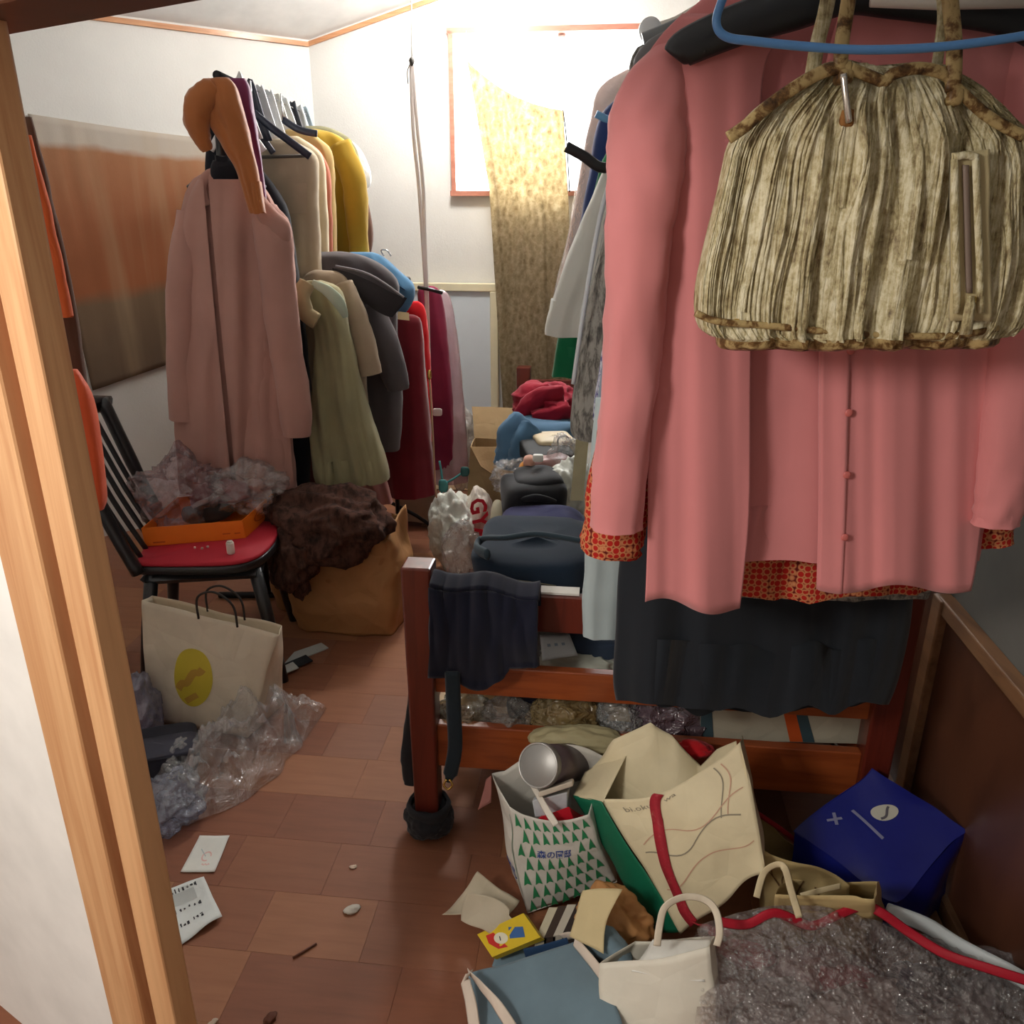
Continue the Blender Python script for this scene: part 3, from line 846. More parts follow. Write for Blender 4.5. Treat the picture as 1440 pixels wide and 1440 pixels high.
garment('plum_scarf', 'plum purple scarf draped beside the rust one', 'scarf', 2.79, [(110, 312, 345), (125, 314, 352), (160, 322, 358), (200, 334, 364), (250, 350, 371), (292, 363, 377)], fabric('plum_satin', S(122, 46, 92), .5, .1, sheen=.4), thick=.09, amp=.008, freq=22, seed=9)

UP = 'garments on the upper left rail'
garment('beige_shirt', 'greige shirt with a squared shoulder behind the pink coat', 'shirt', 3.16, [(196, 372, 408), (206, 366, 430), (220, 362, 445), (240, 360, 448), (300, 362, 449), (430, 366, 455)], fabric('greige_cotton', S(190, 172, 146)), UP, thick=.09, amp=.012, seed=11,
        parts=[('pocket', MB().grid(patch(at(405, 300, 3.1), at(432, 300, 3.1), at(432, 258, 3.1), at(405, 258, 3.1), .002), 6, 6), None)])
garment('cream_blouse', 'cream blouse between the greige and salmon ones', 'blouse', 3.28, [(192, 385, 420), (206, 380, 442), (228, 376, 456), (300, 376, 461), (430, 380, 466)], fabric('cream_cotton', S(222, 204, 170)), UP, thick=.08, amp=.012, seed=12)
garment('salmon_blouse', 'salmon blouse showing as a thin strip before the mustard one', 'blouse', 3.36, [(198, 395, 430), (215, 390, 452), (245, 390, 464), (300, 390, 467), (430, 392, 470)], fabric('salmon_cotton', S(196, 116, 92)), UP, thick=.06, amp=.01, seed=13)
garment('tan_cardigan', 'pale tan cardigan next to the mustard sweater', 'cardigan', 3.45, [(182, 402, 432), (196, 398, 450), (220, 396, 468), (300, 396, 472), (430, 400, 476)], fabric('tan_knit', S(206, 176, 116)), UP, thick=.08, amp=.012, seed=14)
garment('mustard_sweater', 'mustard yellow sweater on the upper left rail', 'sweater', 3.62, [(181, 425, 446), (187, 415, 470), (200, 410, 488), (225, 408, 500), (270, 408, 509), (330, 410, 514), (362, 412, 519), (430, 414, 520)], fabric('mustard_knit', S(176, 142, 46), var=.14), UP, thick=.11, amp=.016, seed=15,
        sleeves=[[(478, 205, 3.58, .05), (496, 250, 3.55, .05), (502, 310, 3.55, .045), (506, 362, 3.55, .04)]])
garment('olive_cardigan', 'olive grey cardigan peeking over the mustard shoulder', 'cardigan', 3.76, [(177, 432, 452), (185, 425, 478), (200, 420, 496), (230, 418, 506), (330, 420, 514), (430, 424, 516)], fabric('olive_grey_knit', S(130, 126, 96)), UP, thick=.08, amp=.012, seed=16)
garment('sheer_blouse', 'sheer white blouse sleeve behind the mustard sweater', 'blouse', 3.86, [(196, 440, 492), (212, 436, 508), (238, 434, 520), (262, 434, 521), (285, 436, 512), (420, 438, 510)], film('sheer_white_cloth', (1, 1, 1, 1), .35, .3, 30, .6, .2), UP, thick=.06, amp=.012, seed=17)
garment('brown_jacket', 'dark brown jacket at the far end of the upper left rail', 'jacket', 3.95, [(240, 440, 500), (280, 438, 516), (310, 438, 523), (335, 438, 525), (362, 440, 522), (420, 442, 520)], fabric('dark_brown_cloth', S(92, 62, 48)), UP, thick=.07, amp=.01, seed=18)

for nm_, pts_, yy_, lb_ in (('shirt_hanger', [(356, 158), (380, 178), (404, 196), (436, 220)], 3.06, 'dark navy hanger arm sloping over the greige shirt'), ('shirt_hanger', [(398, 168), (420, 182), (446, 188)], 3.4, 'dark hanger arm above the mustard sweater')):
    sh_ = thing(nm_, lb_, 'hanger', at(*pts_[0], yy_), 'dark hangers on the upper left rail')
    build('arm', MB().tube(smooth([at(x, y, yy_) for x, y in pts_], 5), .013, 10, .5), plain('navy_hanger', S(36, 40, 56), .35), sh_)
    p_ = at(*pts_[0], yy_)
    build('hook', MB().tube([p_, Vector((p_.x, p_.y, ROD_Z + .016))], .003, 6), plain('hanger_hook_metal', S(190, 190, 192), .25, .6, .9), sh_)
single('trouser_bar', MB().tube([at(368, 221, 3.09), at(400, 220, 3.09), at(430, 219, 3.09)], .006, 8), plain('grey_bar', S(96, 90, 82), .4), 'thin grey hanger bar across the greige shirt', 'hanger bar')
hc = [S(236, 236, 234), S(60, 64, 76), S(230, 232, 236), S(212, 214, 216), S(238, 236, 226), S(226, 230, 232), S(48, 52, 60), S(232, 236, 240), S(150, 164, 172)]
HL = ['white hanger nearest the plum scarf', 'navy plastic hanger second from the plum scarf', 'white hanger third from the plum scarf', 'pale grey hanger over the greige shirt', 'ivory hanger over the cream blouse', 'white hanger over the tan cardigan', 'charcoal hanger before the mustard sweater', 'bluish white hanger over the mustard sweater', 'grey hanger at the far rail end']
for k in range(9):
    f = k / 8; yy = 2.95 + f * 1.0
    p = ra.lerp(rb, (yy - ra.y) / (rb.y - ra.y)); p.z = ROD_Z - .105
    h = hanger('clothes_hanger', HL[k] + ' on the upper left rail', p, .17, plain('hanger_plastic_%d' % k, hc[k], .35), 'hangers crowded on the upper left rail', yaw=R(8), thick=.011, drop=.1, rod_z=ROD_Z)
    build('shoulder_plate', MB().grid(lambda u, v, p=p: p + Vector((.075 * (u - .5) * (.5 + v * 1.3) + .02, .006 * math.sin(3 * u), .125 - .19 * v + .02 * nz(u * 3, v * 3, p.y * 9))), 6, 6), plain('hanger_plastic_%d' % k, hc[k], .35), h, solid=.006)

LO = 'garments on the lower left rail'
def flap_mesh():
    f0 = patch(at(474, 404, 3.12), at(548, 446, 3.08), at(570, 418, 3.06), at(468, 376, 3.1), .006, 9, 4, .012)
    return MB().grid(f0, 20, 12).grid(lambda u, v: f0(u, v) + Vector((.004, .03, -.004)), 20, 12)
garment('charcoal_jacket', 'charcoal jacket with a wide sleeve on the lower left rail', 'jacket', 3.24, [(354, 448, 482), (360, 424, 512), (374, 412, 540), (396, 410, 560), (420, 414, 560), (470, 424, 558), (560, 436, 566), (630, 444, 562)],
        fabric('charcoal_cloth', S(88, 82, 84)), LO, thick=.13, amp=.014, seed=21,
        parts=[('lapel_flap', flap_mesh(), fabric('charcoal_lapel', S(58, 55, 58))), ('flap_edge', MB().tube(smooth([at(472, 374, 3.1), at(520, 386, 3.07), at(568, 418, 3.06)], 5), .004, 6), fabric('charcoal_edge', S(150, 146, 150)))],
        sleeves=[[(520, 430, 3.18, .05), (540, 480, 3.14, .055), (556, 530, 3.14, .05), (560, 548, 3.14, .04)]])
garment('taupe_coat', 'taupe coat with a short cuffed sleeve behind the sage coat', 'coat', 3.1, [(380, 442, 472), (386, 430, 484), (402, 424, 494), (440, 424, 503), (500, 428, 512), (540, 432, 516), (640, 440, 520)],
        fabric('taupe_cloth', S(170, 150, 126)), LO, thick=.1, amp=.012, seed=22, sleeves=[[(482, 400, 3.06, .04), (497, 440, 3.03, .044), (512, 490, 3.02, .046), (521, 526, 3.02, .044)]])
garment('sage_coat', 'sage green flared coat at the front of the lower left rail', 'coat', 2.97, [(394, 432, 452), (404, 424, 476), (425, 426, 486), (455, 440, 491), (490, 443, 498), (540, 440, 510), (600, 438, 528), (650, 442, 545), (673, 446, 548)],
        fabric('sage_cloth', S(160, 152, 116)), LO, thick=.14, amp=.034, freq=14, seed=23,
        collar=([(432, 398, 2.9), (424, 415, 2.88), (430, 440, 2.87), (446, 452, 2.87)], .03, fabric('sage_collar', S(170, 152, 116))),
        parts=[('lapel', limb_mesh([(*at(440, 398, 2.9), .012), (*at(462, 410, 2.87), .02), (*at(478, 428, 2.87), .02), (*at(486, 446, 2.88), .01)], wrink=.002, flat=.5), fabric('mint_lining', S(186, 200, 178)))])
garment('pink_skirt', 'dusty rose skirt hanging under the sage coat', 'skirt', 3.16, [(540, 424, 500), (600, 422, 522), (660, 422, 540), (706, 424, 552)], fabric('dusty_rose_cloth', S(176, 122, 118)), LO, thick=.12, amp=.02, freq=13, seed=24)
garment('denim_jacket', 'blue denim jacket slung across the lower left rail', 'jacket', 3.46, [(355, 494, 524), (360, 484, 536), (376, 488, 556), (398, 510, 580), (414, 530, 584), (430, 545, 578), (446, 556, 566)], fabric('mid_blue_denim', S(84, 130, 166), bs=420, bump=.4), LO, thick=.11, amp=.014, seed=25,
        parts=[('seam', MB().tube(smooth([at(500, 362, 3.39), at(535, 385, 3.39), at(570, 408, 3.39)], 5), .003, 6), fabric('denim_seam', S(50, 86, 118))), ('hook', MB().tube(smooth([at(540, 360, 3.46), at(536, 352, 3.46), at(544, 352, 3.46), at(550, 360, 3.46)], 5), .003, 6), plain('hanger_hook_metal', S(190, 190, 192), .25, .6, .9))])
garment('maroon_dress', 'dark maroon velvet dress on the lower left rail', 'dress', 3.42, [(442, 556, 582), (449, 542, 592), (480, 538, 596), (540, 536, 600), (620, 537, 607), (694, 540, 613)], fabric('maroon_velvet', S(116, 22, 34), sheen=.3), LO, thick=.13, amp=.016, seed=26,
        parts=[('neck_tag', MB().grid(patch(at(558, 449, 3.33), at(576, 451, 3.33), at(575, 440, 3.34), at(560, 438, 3.34), .001), 4, 4), fabric('ivory_tag', S(226, 204, 156)))])
garment('red_shirt', 'bright red shirt between the maroon dress and plum coat', 'shirt', 3.56, [(424, 566, 588), (434, 560, 598), (470, 560, 603), (540, 562, 607), (620, 566, 609)], fabric('bright_red_cloth', S(214, 26, 34)), LO, thick=.09, amp=.012, seed=27)
garment('plum_coat', 'plum coat inside a clear garment cover on the lower left rail', 'coat', 3.78, [(402, 592, 610), (408, 588, 618), (430, 588, 624), (480, 590, 630), (560, 594, 637), (620, 600, 638), (658, 602, 638)], fabric('plum_wool', S(132, 38, 66)), LO, thick=.1, amp=.012, seed=28,
        parts=[('clip_bar', MB().tube([at(588, 404, 3.7), at(604, 407, 3.68), at(622, 412, 3.7)], .008, 8), M_BLACKPL), ('badge', pill_px(608, 574, 622, 585, 3.7, .008, e=.5, amp=.001, nu=12, nv=8), plain('silver_badge', S(220, 210, 205), .3))])
garment('garment_cover', 'pale pink see-through garment cover beside the framed board', 'garment cover', 3.84, [(408, 596, 624), (420, 594, 634), (470, 594, 643), (560, 596, 652), (640, 598, 658), (676, 600, 658)], film('pink_cover_film', S(240, 214, 222), .55, .3, 14, .15, .25), LO, thick=.16, amp=.012, seed=29,
        parts=[('zip', MB().tube(smooth([at(603, 524, 3.22), at(606, 560, 3.22), at(609, 620, 3.22), at(612, 680, 3.22), at(614, 700, 3.22)], 5), .004, 6), plain('tan_zip_tape', S(196, 160, 130), .6)), ('zip_pull', pill_px(601, 520, 607, 534, 3.21, .008, e=.8, amp=.0, nu=10, nv=8), plain('brass', S(214, 180, 100), .25, .5, .9))])
single('folded_bag', weld(bag_body([atz(556, 732, .03), atz(612, 738, .03), atz(618, 720, .03), atz(566, 716, .03)], [at(558, 694, 3.72), at(612, 694, 3.72), at(616, 690, 3.9), at(566, 690, 3.9)], .006)[0]), paper('grey_brown_paper', S(150, 128, 112)), 'grey-brown paper bag on the floor below the maroon dress', 'bag')

# orange garments just inside the door
OR = fabric('orange_red_nylon', S(226, 92, 48), .6)
garment('orange_apron', 'orange-red cloth bag hanging just behind the door jamb', 'bag', 1.72, [(520, 60, 108), (545, 62, 124), (580, 66, 133), (640, 74, 143), (700, 86, 149), (714, 92, 146)], OR, thick=.06, amp=.01, seed=31, n=22, seg=40)
garment('orange_scarf', 'narrow orange scarf hanging beside the wall hanging', 'scarf', 1.78, [(190, 6, 44), (240, 10, 56), (300, 18, 72), (380, 30, 90), (446, 44, 102)], fabric('orange_sash_cloth', S(206, 92, 44)), thick=.03, amp=.006, seed=32, n=20, seg=32)
garment('brown_strap', 'dark brown cloth strip hanging behind the orange sash', 'strap', 1.86, [(165, 24, 46), (300, 40, 78), (440, 60, 108), (545, 80, 124)], fabric('dark_umber_cloth', S(96, 66, 50)), thick=.03, amp=.006, seed=33, n=20, seg=32)

# ================================================================== CHAIR AND WHAT IS ON IT
M_BLACKWOOD = plain('black_painted_wood', S(26, 27, 30), .35, .5, coat=.3)
ch = thing('wooden_chair', 'black wooden spindle-back chair with a red seat pad', 'chair', Vector((-1.0, 2.5, 0)))
cf = Vector((.985, .17, 0)); cs = Vector((-.17, .985, 0))        # forwards (to the right) and sideways
c0 = Vector((-1.17, 2.30, 0))                                     # near back corner
def cp(a, b, z): return c0 + cf * a + cs * b + EZ * z
SZ = .445
seat_out = [(0, .03), (.16, .0), (.3, -.01), (.37, .03), (.405, .12), (.415, .22), (.405, .32), (.36, .40), (.28, .425), (.1, .42), (0, .40)]
seat_out = smooth([(a, b, 0) for a, b in seat_out + [seat_out[0]]], 4)[:-1]
def plate(out, z0, z1, inset=.012):
    cen = sum((Vector(o) for o in out), Vector()) / len(out)
    f = lambda o, s_, z: cp(*((cen + (Vector(o) - cen) * s_).xy), z)
    return MB().rings([[f(o, .98, z0) for o in out], [f(o, 1, z0 + .004) for o in out], [f(o, 1, z1 - .006) for o in out], [f(o, .985, z1) for o in out]])
build('seat', plate(seat_out, SZ - .035, SZ - .006), M_BLACKWOOD, ch)
build('seat_pad', plate([Vector(o) * .995 for o in seat_out], SZ - .006, SZ + .01), fabric('crimson_vinyl', S(186, 44, 58), .5, .06, sheen=0), ch)
for a, b, a2, b2 in ((.35, .05, .41, .0), (.35, .38, .41, .44), (.04, .05, -.03, .0), (.04, .38, -.03, .43)):
    build('leg', MB().tube([cp(a, b, SZ - .03), cp((a + a2) / 2, (b + b2) / 2, .22), cp(a2, b2, 0)], [.022, .021, .016], 12), M_BLACKWOOD, ch)
for p, q_ in (((.36, .04), (.36, .4)), ((.02, .04), (.36, .03)), ((.02, .4), (.36, .4)), ((.02, .04), (.02, .4))):
    build('apron', MB().tube([cp(*p, SZ - .055), cp(*q_, SZ - .055)], .018, 4), M_BLACKWOOD, ch, False)
lean = -.13
for b in (.01, .41):
    build('back_post', MB().tube(smooth([cp(.01, b, SZ - .02), cp(lean * .4, b, SZ + .17), cp(lean, b, SZ + .45)], 5), [.02] * 6 + [.022] * 5, 10), M_BLACKWOOD, ch)
build('top_rail', MB().tube(smooth([cp(lean + .005, -.03, SZ + .42), cp(lean - .03, .1, SZ + .45), cp(lean - .04, .21, SZ + .455), cp(lean - .03, .32, SZ + .45), cp(lean + .005, .45, SZ + .42)], 5), .032, 10, .45), M_BLACKWOOD, ch)
for k in range(5):
    b = .075 + k * .0675
    build('spindle', MB().tube(smooth([cp(.01, b, SZ), cp(lean * .45 - .008, b, SZ + .18), cp(lean - .02, b, SZ + .43)], 4), .0085, 8), M_BLACKWOOD, ch)

# open orange shoe box: sides and flaps
bxm = plain('orange_cardboard', S(238, 122, 24), .55)
zb = SZ + .012
b4 = [atz(188, 772, zb), atz(345, 756, zb), atz(392, 712, zb), atz(255, 722, zb)]
b4[0] = atz(205, 768, zb)
t4 = [p + EZ * .062 + Vector((-.004, 0, 0)) for p in b4]
box = thing('shoe_box', 'flat open orange box on the red chair seat', 'box', sum(b4, Vector()) / 4)
mb, fns = bag_body(b4, t4, .0008, 9, 3, 10)
build('tray', weld(mb), bxm, box, False, solid=.003)
mk = plain('dark_orange_print', S(196, 78, 14), .55)
build('oval_mark', decal(fns[1], [dec_line([(.55 + .26 * math.cos(a), .5 + .3 * math.sin(a)) for a in [2 * math.pi * i / 30 for i in range(31)]], .035)], .002), mk, box)
build('panel_print', decal(fns[0], [dec_rect(.08, .12, .2, .2, 3), dec_rect(.78, .3, .86, .36, 3), dec_rect(.9, .28, .96, .34, 3)], .002), mk, box)
inner = sum(t4, Vector()) / 4
FILM = film('clear_film', (1, 1, 1, 1), .88, .3, 16, .1, .8)
single('plastic_wrap', crumple_mesh(inner + Vector((-.1, .02, .06)), (.28, .26, .24), seed=3, amp=.5, sc=5, fine=.2), film('mauve_film', S(240, 226, 230), .86, .3, 16, .12, .8), 'large puff of clear wrap in the orange box', 'plastic wrap')
single('plastic_wrap', crumple_mesh(inner + Vector((.1, .06, .055)), (.24, .2, .17), seed=8, amp=.5, sc=5, fine=.2), FILM, 'smaller clear wrap at the right end of the orange box', 'plastic wrap')
single('wrapped_stick', MB().tube([inner + Vector((-.05, -.03, .012)), inner + Vector((.04, .03, .055))], [.011, .013], 10), plain('pale_grey_stick', S(190, 178, 170), .5), 'pale stick lying across the orange box', 'stick')
single('mauve_pouch', pillow_mesh(inner + Vector((.02, .06, .03)), (.2, .1, .09), R(30), e=.7, amp=.014, sc=14, seed=4), fabric('mauve_pouch_cloth', S(150, 92, 92)), 'mauve cloth pouch under the wrap in the orange box', 'pouch')
single('dark_pouch', pillow_mesh(inner + Vector((-.01, -.01, -.01)), (.16, .09, .06), R(20), e=.7, amp=.01, sc=14, seed=6), fabric('dark_olive_cloth', S(52, 46, 44)), 'small dark pouch inside the orange box', 'pouch')
rollp = atz(325, 778, zb)
roll = thing('small_bottle', 'small white cylindrical bottle at the edge of the red seat', 'bottle', rollp)
build('body', MB().tube([rollp, rollp + EZ * .004, rollp + EZ * .035, rollp + EZ * .038], [.0115, .0125, .0125, .0115], 20), plain('ivory_plastic', S(226, 220, 206), .4), roll)
build('rim', MB().tube([rollp + EZ * .0385, rollp + EZ * .042], [.009, .009], 16), plain('ivory_plastic', S(226, 220, 206), .4), roll)
for k, (x, y) in enumerate(((274, 770), (284, 771), (292, 769))):
    single('bead', pillow_mesh(atz(x, y, zb + .004), (.009, .008, .008), e=.9, amp=.0008, sc=80, nu=12, nv=8), plain('pale_bead', S(206, 170, 160), .3), 'tiny pale bead before the orange box, %s of three' % ('leftmost', 'middle one', 'rightmost')[k], 'bead', 'beads on the red seat')

# ================================================================== LEFT FLOOR
# big brown paper bag, rounded and slumped
def ring_at(c, rx, ry, n=56, p=.55, rot=0.0):
    out = []
    for i in range(n):
        a = 2 * math.pi * i / n; x = math.copysign(abs(math.cos(a)) ** p, math.cos(a)) * rx; y = math.copysign(abs(math.sin(a)) ** p, math.sin(a)) * ry
        out.append(Vector(c) + Vector((x * math.cos(rot) - y * math.sin(rot), x * math.sin(rot) + y * math.cos(rot), 0)))
    return out
kraft = paper('brown_kraft', S(176, 128, 82))
def slump_bag(c, rx, ry, h, seed, rot=0, amp=.018, n=56, rows=26, rim=.05, p=.5):
    rings = []
    for j in range(rows + 1):
        t = j / rows; w = 1 + .06 * math.sin(t * math.pi) - .06 * t
        r_ = ring_at(Vector(c) + EZ * (h * t), rx * w, ry * w, n, p, rot)
        c_ = Vector(c) + EZ * h * t
        rings.append([q + ndisp(q, amp * (.3 + .7 * t), 7, seed) + (q - c_).normalized() * .02 * (.22 - abs(nz(q.x * 9 + seed, q.y * 9, q.z * 9))) + EZ * rim * t ** 4 * nz(q.x * 6, q.y * 6, seed) for q in r_])
    for ring in rings[:1]:
        for q in ring: q.z = max(.002, c[2])
    inner_ = rings[-1]; cc = sum(inner_, Vector()) / n
    rings.append([cc + (q - cc) * .985 - EZ * .02 for q in inner_]); rings.append([cc + (q - cc) * .95 - EZ * h * .5 for q in inner_])
    return MB().rings(rings, True, True)
kb = atz(497, 872, 0); kb.y += .03
single('kraft_bag', slump_bag((kb.x, kb.y, .002), .205, .15, .40, 4, R(-8), .024, rim=.1, p=.42, n=90, rows=40), kraft, 'big crumpled brown kraft bag on the floor beside the chair', 'bag')
single('kraft_bag', slump_bag((kb.x - .21, kb.y + .16, .002), .13, .11, .28, 9, R(12), .02), paper('dim_kraft', S(160, 112, 70)), 'smaller kraft bag behind the chair leg', 'bag')
fur = spotted('dark_brown_fur', S(84, 56, 46), S(58, 38, 32), S(34, 24, 22), 40, .95, (1, 1, .4))
single('fur_wrap', crumple_mesh(at(455, 735, 2.72), (.46, .3, .26), R(-10), seed=5, amp=.35, sc=3.5, fine=.14), fur, 'dark brown furry wrap heaped on the big kraft bag', 'fur wrap')
single('fur_wrap', crumple_mesh(at(415, 790, 2.62), (.16, .16, .26), 0, seed=11, amp=.35, sc=4, fine=.14), fur, 'dark brown furry sleeve hanging down left of the kraft bag', 'fur wrap')

# white paper bag with the yellow disc
wp = paper('ivory_paper', S(222, 208, 184))
b4 = [atz(208, 1010, .012), atz(346, 1040, .01), atz(372, 1018, .01) + Vector((.03, .1, 0)), atz(230, 985, .01) + Vector((0, .06, 0))]
t4 = [at(200, 845, 2.13), at(392, 892, 2.13), at(398, 880, 2.24), at(215, 838, 2.24)]
yb = thing('paper_bag', 'ivory paper bag printed with a yellow disc, leaning by the chair', 'bag', sum(b4, Vector()) / 4)
mb, fns = bag_body(b4, t4, .006, 8, 5, 24, bulge=.01)
build('body', weld(mb), wp, yb, solid=.0012)
build('yellow_disc', decal(fns[0], [dec_disc(.43, .46, .165, .26, 36, rings=8)], .002), plain('yellow_print', S(206, 184, 58), .6), yb)
build('ochre_stroke', decal(fns[0], [dec_line([(.31 + .2 * i / 12, .33 + .25 * i / 12 + .02 * math.sin(i)) for i in range(13)], .06), dec_line([(.38 + .1 * i / 8, .24 + .08 * i / 8) for i in range(9)], .05)], .003), plain('ochre_print', S(186, 146, 60), .6), yb)
for fn, vv in ((fns[0], 0), (fns[2], 1)):
    ua, ub = (.42, .7) if not vv else (.3, .58)
    p, q_ = fn(ua, .97), fn(ub, .97); mid = (p + q_) / 2 + EZ * .1
    build('handle', MB().tube(smooth([p, p + EZ * .06 + (mid - p) * .1, mid, q_ + EZ * .06 + (mid - q_) * .1, q_], 6), .0035, 8), plain('dark_cord', S(52, 44, 40), .8), yb)

SHEET = film('crumpled_film', (1, 1, 1, 1), .8, .35, 14, .1, .9)
def film_sheet(pts, z, hgt, seed, n=70, m=30):
    """a crumpled sheet of film spread along a floor path: pts (x, y, width)"""
    pp = smooth([(*atz(x, y, 0).xy, w) for x, y, w in pts], 10)
    def fn(u, v):
        i = u * (len(pp) - 1); k = min(int(i), len(pp) - 2); f = i - k
        a, b_ = pp[k], pp[k + 1]
        x, y, w = (a[j] + (b_[j] - a[j]) * f for j in range(3))
        d = Vector((b_[0] - a[0], b_[1] - a[1], 0)); d = d.normalized() if d.length else Vector((1, 0, 0))
        nr = Vector((-d.y, d.x, 0))
        edge = w * (1 + .25 * nz(u * 6, seed, v > .5))
        p = Vector((x, y, 0)) + nr * (v - .5) * edge
        hh = math.sin(math.pi * v) ** .7 * math.sin(math.pi * min(max(u, .0), 1.)) ** .35
        r_ = abs(nz(p.x * 9, p.y * 9, seed)) + .5 * abs(nz(p.x * 22, p.y * 22, seed + 3)) + .25 * abs(nz(p.x * 50, p.y * 50, seed + 5))
        p.z = z + hh * hgt * (.35 + 1.1 * r_) + .003 * r_
        return p
    return MB().grid(fn, n, m)
single('plastic_sheet', film_sheet([(232, 1150, .16), (285, 1105, .3), (345, 1055, .3), (400, 1018, .24), (444, 1020, .16)], .002, .15, 6, 110, 50), SHEET, 'long crumpled clear plastic sheet on the floor before the ivory bag', 'plastic sheet')
single('plastic_bag', crumple_mesh(atz(238, 1128, .04), (.16, .2, .11), 0, seed=14, amp=.4, sc=5, fine=.2, floor=.001), film('bluish_film', S(226, 230, 244), .86, .3, 16, .12, .8), 'bluish clear plastic bag beside the door jamb', 'plastic bag')
single('plastic_bag', crumple_mesh(atz(195, 1000, .1), (.12, .16, .24), 0, seed=15, amp=.35, sc=4, fine=.15, floor=.001), film('lilac_film', S(206, 206, 226), .72, .3, 12, .2, .6), 'lilac plastic bag tucked left of the ivory bag', 'plastic bag')
dkb = thing('dark_pouch_box', 'dark slate pouch lying under the ivory bag', 'pouch', atz(228, 1060, 0))
build('body', pillow_mesh(atz(225, 1058, .045), (.2, .16, .085), R(15), e=.3, amp=.005, sc=9, seed=5), fabric('dark_slate_cloth', S(50, 50, 60)), dkb)
build('flap', pillow_mesh(atz(232, 1050, .09), (.17, .1, .012), R(15), e=.3, amp=.003, sc=9, seed=6), fabric('slate_flap', S(62, 62, 74)), dkb)
tg = thing('plastic_hanger', 'white plastic hanger half under the clear sheet by the door', 'hanger', atz(245, 1085, 0))
M_WHP = plain('white_plastic', S(224, 216, 206), .4)
build('arms', MB().tube(smooth([atz(202, 1090, .012), atz(232, 1092, .014), atz(248, 1078, .016), atz(268, 1050, .014)], 5), .011, 10, .6), M_WHP, tg)
build('crossbar', MB().tube(smooth([atz(248, 1074, .014), atz(262, 1086, .013), atz(272, 1100, .012)], 4), .01, 10, .6), M_WHP, tg)
single('cord_tangle', MB().tube(smooth([atz(208, 1048, .03), atz(222, 1060, .035), atz(216, 1072, .03), atz(232, 1062, .035), atz(240, 1084, .03), atz(236, 1070, .035), atz(258, 1092, .012)], 8), .0022, 6), plain('black_cord', S(34, 32, 32), .8), 'tangled black cord over the white hanger by the door', 'cord')
# flat things under the chair leg
for k, (pp, z, c, lb) in enumerate(([[(388, 948), (430, 925), (462, 912), (452, 905), (414, 918)], .004, S(196, 200, 196), 'pale paper strip under the chair leg'], [[(372, 962), (404, 944), (440, 930), (430, 922), (392, 938)], .010, S(44, 48, 52), 'black folder edge under the chair leg'], [[(350, 975), (396, 950), (420, 940), (412, 932), (368, 952)], .015, S(206, 208, 202), 'white paper edge poking from under the ivory bag'])):
    bt = [atz(x, y, z - .003) for x, y in pp]; n = len(bt)
    m_ = MB().add(bt + [p + EZ * .004 for p in bt], [tuple(range(n))[::-1], tuple(range(n, 2 * n))] + [(i, (i + 1) % n, n + (i + 1) % n, n + i) for i in range(n)])
    single('loose_sheet', m_, paper('loose_sheet_%d' % k, c), lb, 'paper', shade=False)

# card and printed leaflet on the floor
def flat_quad(c4, z, n=12, curl=.004, seed=1):
    c = [atz(x, y, z) for x, y in c4]
    def fn(u, v):
        p = c[0] * (1 - u) * (1 - v) + c[1] * u * (1 - v) + c[2] * u * v + c[3] * (1 - u) * v
        p.z = z + curl * (nz(u * 2, v * 2, seed) + .6) * (abs(u - .5) + abs(v - .5)); return p
    return fn
fn = flat_quad(((254, 1227), (302, 1227), (323, 1176), (281, 1176)), .0015)
cd = thing('floor_card', 'white card with a faint pink flower on the floor', 'card', fn(.5, .5))
build('sheet', MB().grid(fn, 12, 12), paper('white_card', S(226, 226, 218)), cd, solid=.0008)
build('flower_print', decal(fn, [dec_line([(.55 + .13 * math.cos(a), .42 + .12 * math.sin(a * 1.0)) for a in [5.2 * i / 20 for i in range(21)]], .035), dec_line([(.5 + .03 * i, .2 + .02 * math.sin(i * 2)) for i in range(9)], .03)], .0012), plain('faint_pink_ink', S(226, 184, 176), .7), cd)
build('stem_print', decal(fn, [dec_line([(.28 + .03 * i, .62 - .025 * i) for i in range(9)], .025)], .0012), plain('faint_grey_ink', S(180, 190, 190), .7), cd)
fn = flat_quad(((224, 1350), (313, 1292), (287, 1236), (205, 1262)), .002, curl=.012, seed=4)
lf = thing('printed_leaflet', 'white leaflet with rows of black print beside the door jamb', 'leaflet', fn(.5, .5))
build('sheet', MB().grid(fn, 14, 14), paper('leaflet_paper', S(218, 222, 218)), lf, solid=.001)
marks = []
for v0, h0 in ((.93, .07), (.56, .06), (.3, .075)):
    u = .1
    while u < .8:
        w = rnd.uniform(.03, .055)
        for q_ in range(3): marks.append(dec_rect(u + rnd.uniform(0, w * .6), v0 - rnd.uniform(0, h0), u + w, v0 - rnd.uniform(-.01, h0) + .012, 1))
        u += w + rnd.uniform(.015, .05)
build('print_rows', decal(fn, marks, .0012), plain('black_ink', S(50, 50, 54), .7), lf)
build('grey_picture', decal(fn, [dec_rect(.12, .64, .78, .86, 5)], .001), plain('grey_ink', S(186, 190, 186), .7), lf)
